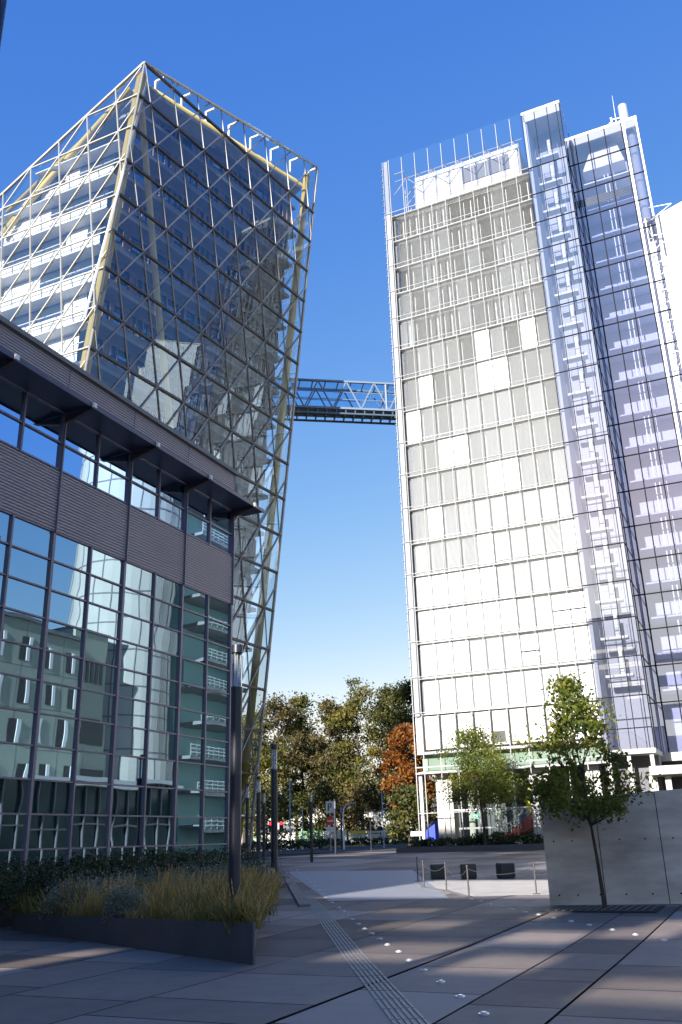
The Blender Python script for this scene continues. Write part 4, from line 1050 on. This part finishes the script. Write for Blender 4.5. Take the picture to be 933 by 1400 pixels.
# ------------------------------------------------------------------ lamp posts
def lamp(label, base, group='black column lamps along the path'):
    t = thing('street_lamp', label, 'street lamp', base, group); B = Vector(base)
    m = MB(); m.tube([B - Vector((0, 0, .35)), B + Vector((0, 0, 3.62))], .1, 20); obj('post', m, MT['post'], t, smooth=False)
    m = MB(); m.tube([B + Vector((0, 0, 3.62)), B + Vector((0, 0, 4.22))], .088, 20); gl_ = obj('lamp_tube', m, G_LAMP, t, smooth=True)
    m = MB(); m.tube([B + Vector((.0, 0, 3.62)), B + Vector((0, 0, 4.22))], .022, 8)
    for k in range(3): a_ = 2.1 * k; m.beam(B + Vector((.06 * math.cos(a_), .06 * math.sin(a_), 3.62)), B + Vector((.06 * math.cos(a_), .06 * math.sin(a_), 4.22)), .006)
    obj('lamp_rod', m, MT['steelw'], gl_)
    m = MB(); m.tube([B + Vector((0, 0, 4.22)), B + Vector((0, 0, 4.36))], .103, 20); obj('cap', m, MT['post'], t)
    m = MB(); m.wbox(B.x - .03, B.x + .03, B.y - .09, B.y - .07, B.z + .5, B.z + .75); obj('hatch', m, MT['steeld'], t)
    return t
def bear(px, D, y=1150):
    d = f0 + RT * ((px - 466.5) / 1204.83) - UP * ((y - 700) / 1204.83); k = D / math.hypot(d.x, d.y); return d.x * k, d.y * k
def at_(px, D): x, y = bear(px, D); return (x, y, gz(x, y))
x, y = bear(320, 15.6, 1250)
l0 = lamp('nearest black column lamp, standing in the grass planter', (x, y, gz(x, y) + .60))
x, y = bear(375.5, 27.9, 1230)
dup(l0, (x, y, gz(x, y)), 'black column lamp on the path beside the pale paving')
for px, D, lab in ((338, 50, 'black column lamp leftmost of the distant ones, close to the leaning tower'), (353.5, 44, 'black column lamp just right of the leaning tower foot'), (361, 59, 'black column lamp close behind the one at the tower foot'),
                   (426, 60, 'black column lamp in front of the green banner'), (459, 79, 'black column lamp right of the no entry sign'), (467.5, 100, 'farthest black column lamp, before the curved street lamp')):
    dup(l0, at_(px, D), lab)
# tall mast just outside the upper left corner
x, y = bear(-8, 7.5, 50)
m = MB(); m.tube([(x, y, gz(x, y)), (x, y, 11)], .10, 16, .07); tag(obj('flag_mast', m, MT['post'], smooth=True), 'dark mast cut by the upper left corner of the view', 'mast')

# ------------------------------------------------------------------ cubes, chain barrier, studs, grate
def cube_seat(label, base, rz):
    t = thing('cube_seat', label, 'stool', base, 'black cube seats on the plaza'); B = Vector(base); s_ = .27
    m = MB(); m.wbox(B.x - s_ + .03, B.x + s_ - .03, B.y - s_ + .03, B.y + s_ - .03, B.z, B.z + .04); obj('foot', m, MT['dark'], t)
    m = MB(); b = .02
    ring = [(-s_ + b, -s_), (s_ - b, -s_), (s_, -s_ + b), (s_, s_ - b), (s_ - b, s_), (-s_ + b, s_), (-s_, s_ - b), (-s_, -s_ + b)]
    m.hexa([(B.x + p, B.y + q, B.z + .04) for p, q in ring], [(B.x + p, B.y + q, B.z + .49) for p, q in ring]); obj('body', m, MT['dark'], t)
    m = MB(); m.hexa([(B.x + p * .97, B.y + q * .97, B.z + .49) for p, q in ring], [(B.x + p * .93, B.y + q * .93, B.z + .53) for p, q in ring]); obj('seat_pad', m, MT['steeld'], t)
    return t
c1 = cube_seat('black cube seat at the left, behind the thin chain posts', PG(33.9, 11.83), 0)
dup(c1, PG(33.8, 10.62), 'middle black cube seat of the three')
c3 = dup(c1, PG(34.1, 9.3), 'black cube seat nearest the concrete wall'); c3.rotation_euler.z = R(12)
posts = [(32.6, 12.17), (29.2, 10.7), (27.6, 9.4), (25.2, 7.95), (26.3, 6.35)]
PL = ['thin barrier post at the far left end of the chain', 'thin barrier post in front of the left cube seat', 'thin barrier post between the left and middle cube seats', 'thin barrier post below the middle cube seat', 'thin barrier post next to the concrete wall']
pr = None
for (u, w), lab in zip(posts, PL):
    if pr is None:
        t = thing('barrier_post', lab, 'post', PG(u, w), 'thin chain barrier posts'); B = Vector(PG(u, w))
        m = MB(); m.tube([B, B + Vector((0, 0, .78))], .022, 8); obj('post', m, MT['steeld'], t)
        m = MB(); m.tube([B, B + Vector((0, 0, .025))], .1, 12); obj('base_plate', m, MT['steeld'], t)
        m = MB(); m.tube([B + Vector((0, 0, .78)), B + Vector((0, 0, .82))], .032, 8); obj('cap', m, MT['steeld'], t); pr = t
    else: dup(pr, PG(u, w), lab)
CH = ['chain sagging from the far left barrier post', 'chain sagging between the second and third barrier posts', 'chain sagging between the third and fourth barrier posts', 'long chain sagging towards the post by the concrete wall']
for k in range(4):
    a, b = Vector(PG(*posts[k], .72)), Vector(PG(*posts[k + 1], .72)); L = (b - a).length
    m = MB(); m.tube([a + (b - a) * t + Vector((0, 0, -.09 * L * 4 * t * (1 - t))) for t in [i / 14 for i in range(15)]], .009, 5); tag(obj('barrier_chain', m, MT['rope']), CH[k], 'chain', 'barrier chains')
m = MB()
for a, b in zip(posts[:3], posts[1:4]):
    d = (Vector(b) - Vector(a)).normalized() * .0; n_ = Vector((-(b[1] - a[1]), b[0] - a[0])).normalized() * .07
    ring = [(a[0] - n_.x, a[1] - n_.y), (a[0] + n_.x, a[1] + n_.y), (b[0] + n_.x, b[1] + n_.y), (b[0] - n_.x, b[1] - n_.y)]
    m.hexa([PG(*q, -.02) for q in ring], [PG(*q, .022) for q in ring])
kind(obj('kerb', m, MT['kerb']), 'structure')
def ground_px(px, py):
    d = f0 + RT * ((px - 466.5) / 1204.83) - UP * ((py - 700) / 1204.83); z = 0
    for _ in range(40): k = (z - EYE) / d.z; z = gz(0, d.y * k)
    return (d.x * k, d.y * k, z)
S1 = [(662, 1388), (629.5, 1364), (603, 1344), (579.5, 1327.5), (560, 1314), (545.5, 1302), (530, 1292.5), (519.5, 1284.5), (508.5, 1277), (499, 1270.5), (490, 1264), (481.5, 1257.5), (474.5, 1251), (469.5, 1246.5), (463.5, 1241.5), (454, 1234.5), (445.5, 1228), (441, 1222.5), (437, 1218), (430, 1211.5), (424, 1207), (419.5, 1203), (415.5, 1198.5), (411, 1194), (406.5, 1189.5)]
S2 = [(908.5, 1286.5), (869, 1278.7), (837.5, 1272), (805.5, 1265.3), (781, 1260.3), (757.5, 1255.5), (736.5, 1251.2), (719, 1247.5), (700.5, 1243.8), (684.5, 1239.5), (670, 1236.8), (657.5, 1232.7), (645, 1229.5)]
def stud(label, base, grp):
    t = thing('ground_light', label, 'ground light', base, grp); B = Vector(base)
    m = MB(); m.tube([B + Vector((0, 0, -.02)), B + Vector((0, 0, .012))], .055, 12); obj('ring', m, MT['metal'], t)
    m = MB(); m.tube([B + Vector((0, 0, .014)), B + Vector((0, 0, .026))], .036, 10, .026); obj('lens', m, MT['lens'], t)
    return t
G1 = 'ground lights running alongside the ribbed guide strip'; G2 = 'ground lights running towards the concrete wall'
s0 = None
for pts, grp, lab in ((S1, G1, 'small bright ground light in the row beside the ribbed guide strip'), (S2, G2, 'small bright ground light in the row passing the concrete wall')):
    for k, q in enumerate(pts):
        b = ground_px(*q); b = (b[0], b[1], b[2] + .006)
        l = lab
        if grp is G1 and k == 0: l = 'nearest ground light, largest one at the bottom edge'
        if grp is G2 and k == 0: l = 'rightmost ground light, right of the plaza tree'
        if s0 is None: s0 = stud(l, b, grp)
        else: dup(s0, b, l, grp)
t = thing('tree_grate', 'dark cast iron grate in the paving around the plaza tree', 'grate', PG(22.0, 3.8))
m = MB(); m.box(21.0, 22.7, 2.6, 5.0, .055, .092); obj('frame', m, MT['grate'], t)
m = MB()
for k in range(14): m.box(21.15, 22.55, 2.72 + .165 * k, 2.76 + .165 * k, .093, .104)
obj('bar', m, MT['kerb'], t)

# ------------------------------------------------------------------ street beyond: banners, lights, signs
def plane_at(px0, px1, py0, py1, D):
    """corners of an upright board facing the camera at depth D"""
    def q(px, py):
        d = f0 + RT * ((px - 466.5) / 1204.83) - UP * ((py - 700) / 1204.83); k = D / d.y; return (d.x * k, D, EYE + d.z * k)
    return q(px0, py1), q(px1, py0)
def board(m, px0, px1, py0, py1, D, th=.05, mi=0):
    a, b = plane_at(px0, px1, py0, py1, D); m.wbox(a[0], b[0], D, D + th, a[2], b[2], mi)
def banner(label, px0, px1, py0, py1, D, cols, marks):
    a, b = plane_at(px0, px1, py0, py1, D); t = thing('banner', label, 'banner', ((a[0] + b[0]) / 2, D, gz(0, D)), 'advertising banners along the street fence')
    m = MB()
    for (f0_, f1_, mi) in cols: board(m, px0, px1, py1 + (py0 - py1) * f1_, py1 + (py0 - py1) * f0_, D, .05, mi)
    obj('cloth', m, [MT['bwhite'], MT['bgreen'], MT['byel']], t)
    m = MB()
    for xx in (a[0] + .05, (a[0] + b[0]) / 2, b[0] - .05): m.wbox(xx - .03, xx + .03, D + .06, D + .12, gz(0, D), b[2])
    obj('post', m, MT['steel'], t)
    if marks:
        m = MB()
        for (x0, x1, y0, y1) in marks: board(m, x0, x1, y0, y1, D - .02, .015)
        obj('lettering', m, MT['steeld'], t)
banner('green and white banner, leftmost of the big ones on the street fence', 409, 442, 1135.5, 1154, 110, [(0, .35, 0), (.35, .62, 1), (.62, .7, 0), (.7, 1, 1)], [(413, 415, 1138, 1141), (416.5, 419, 1138, 1141), (420, 422, 1138, 1141), (426, 428.5, 1138, 1141), (430, 433, 1138, 1141), (434.5, 436, 1138, 1141)])
banner('white banner with grey lettering beside the green one', 443, 474, 1135.5, 1153, 110, [(0, 1, 0)], [(449, 462, 1138, 1139.3), (450, 470, 1143, 1143.8), (446, 455, 1147, 1147.6), (457, 466, 1147.5, 1148)])
banner('half yellow half white banner on the street fence', 477, 500, 1135.5, 1146, 110, [(0, .55, 0), (.55, 1, 2)], [(482, 495, 1141.5, 1142.2)])
banner('white banner at the right end of the street fence', 503, 528, 1135.5, 1150.5, 110, [(0, 1, 0)], [(506, 518, 1138.5, 1140), (519.5, 521, 1138, 1142)])
banner('small green banner behind the distant lamp posts', 340, 358, 1139.5, 1147, 112, [(0, .8, 1), (.8, 1, 0)], [])
m = MB(); a, b = plane_at(528, 540, 1141, 1152, 111); m.wbox(a[0], b[0], 111, 112, a[2], b[2]); m.wbox(a[0] - .1, b[0] + .1, 110.9, 112.1, b[2], b[2] + .12); tag(obj('switch_cabinet', m, MT['concb']), 'grey cabinet right of the last white banner', 'cabinet')
def pole(label, px, D, h, r, m_, name='street_pole', cat='pole'):
    x, y, z = at_(px, D); m = MB(); m.tube([(x, y, z), (x, y, z + h)], r, 8, r * .7); m.tube([(x, y, z), (x, y, z + .25)], r * 1.5, 8); return tag(obj(name, m, m_, smooth=True), label, cat)
# no entry sign below a square white sign
x, y, z = at_(452.5, 92); t = thing('traffic_sign', 'red no entry sign below a square parking sign on a pole', 'traffic sign', (x, y, z))
m = MB(); m.tube([(x, y, z), (x, y, z + 4.7)], .04, 8); obj('pole', m, MT['steel'], t)
m = MB(); m.tube([(x, y - .05, z + 2.75), (x, y - .08, z + 2.75)], .42, 24); o_ = obj('no_entry_disc', m, MT['red'], t)
m = MB(); m.wbox(x - .3, x + .3, y - .1, y - .082, z + 2.69, z + 2.82); obj('white_bar', m, MT['bwhite'], o_)
m = MB(); m.wbox(x - .42, x + .42, y - .08, y - .05, z + 3.5, z + 4.6); o_ = obj('square_sign', m, MT['bwhite'], t)
m = MB(); m.wbox(x - .22, x - .1, y - .1, y - .082, z + 3.7, z + 4.4); m.wbox(x - .1, x + .15, y - .1, y - .082, z + 4.3, z + 4.4); m.wbox(x - .1, x + .15, y - .1, y - .082, z + 4.02, z + 4.12); m.wbox(x + .06, x + .16, y - .1, y - .082, z + 4.1, z + 4.32); obj('letter', m, MT['steeld'], o_)
m = MB(); m.wbox(x - .42, x + .42, y - .08, y - .05, z + 1.75, z + 2.2); obj('lower_plate', m, MT['bwhite'], t)
for px, D, lab in ((370.5, 98, 'traffic light showing red, left of the second lamp post'), (385, 96, 'traffic light showing red, right of the second lamp post')):
    x, y, z = at_(px, D); t = thing('traffic_light', lab, 'traffic light', (x, y, z), 'traffic lights showing red')
    m = MB(); m.tube([(x, y, z), (x, y, z + 2.9)], .06, 8); obj('pole', m, MT['steel'], t)
    m = MB(); m.wbox(x - .2, x + .2, y - .2, y - .02, z + 1.9, z + 3.0); o_ = obj('housing', m, MT['dark'], t)
    m = MB(); m.tube([(x, y - .2, z + 2.72), (x, y - .23, z + 2.72)], .17, 14); obj('red_lamp', m, MT['redlamp'], o_)
    m = MB(); m.tube([(x, y - .2, z + 2.2), (x, y - .22, z + 2.2)], .14, 14); obj('unlit_lamp', m, MT['steeld'], o_)
x, y, z = at_(470.5, 95); t = thing('street_lamp', 'pale street lamp with a curved neck in front of the trees', 'street lamp', (x, y, z))
m = MB(); m.tube([(x, y, z), (x, y, z + 3.3), (x + .08, y, z + 3.9), (x + .35, y, z + 4.3), (x + .75, y, z + 4.45)], .08, 8, .05); obj('pole', m, MT['steelw'], t, smooth=True)
m = MB(); m.tube([(x + .7, y, z + 4.45), (x + 1.25, y, z + 4.42)], .09, 8, .05); obj('lamp_head', m, MT['steel'], t)
pole('tall thin grey pole in front of the orange tree', 525, 96, 8.6, .06, MT['steel'])
pole('tall thin pale pole left of the green banner', 397, 96, 7.2, .08, MT['steel'])
pole('short thin pole standing on the street corner', 507.5, 84, 2.6, .04, MT['steeld'])
pole('thin pale pole behind the second lamp post', 414, 103, 4.5, .05, MT['steelw'])
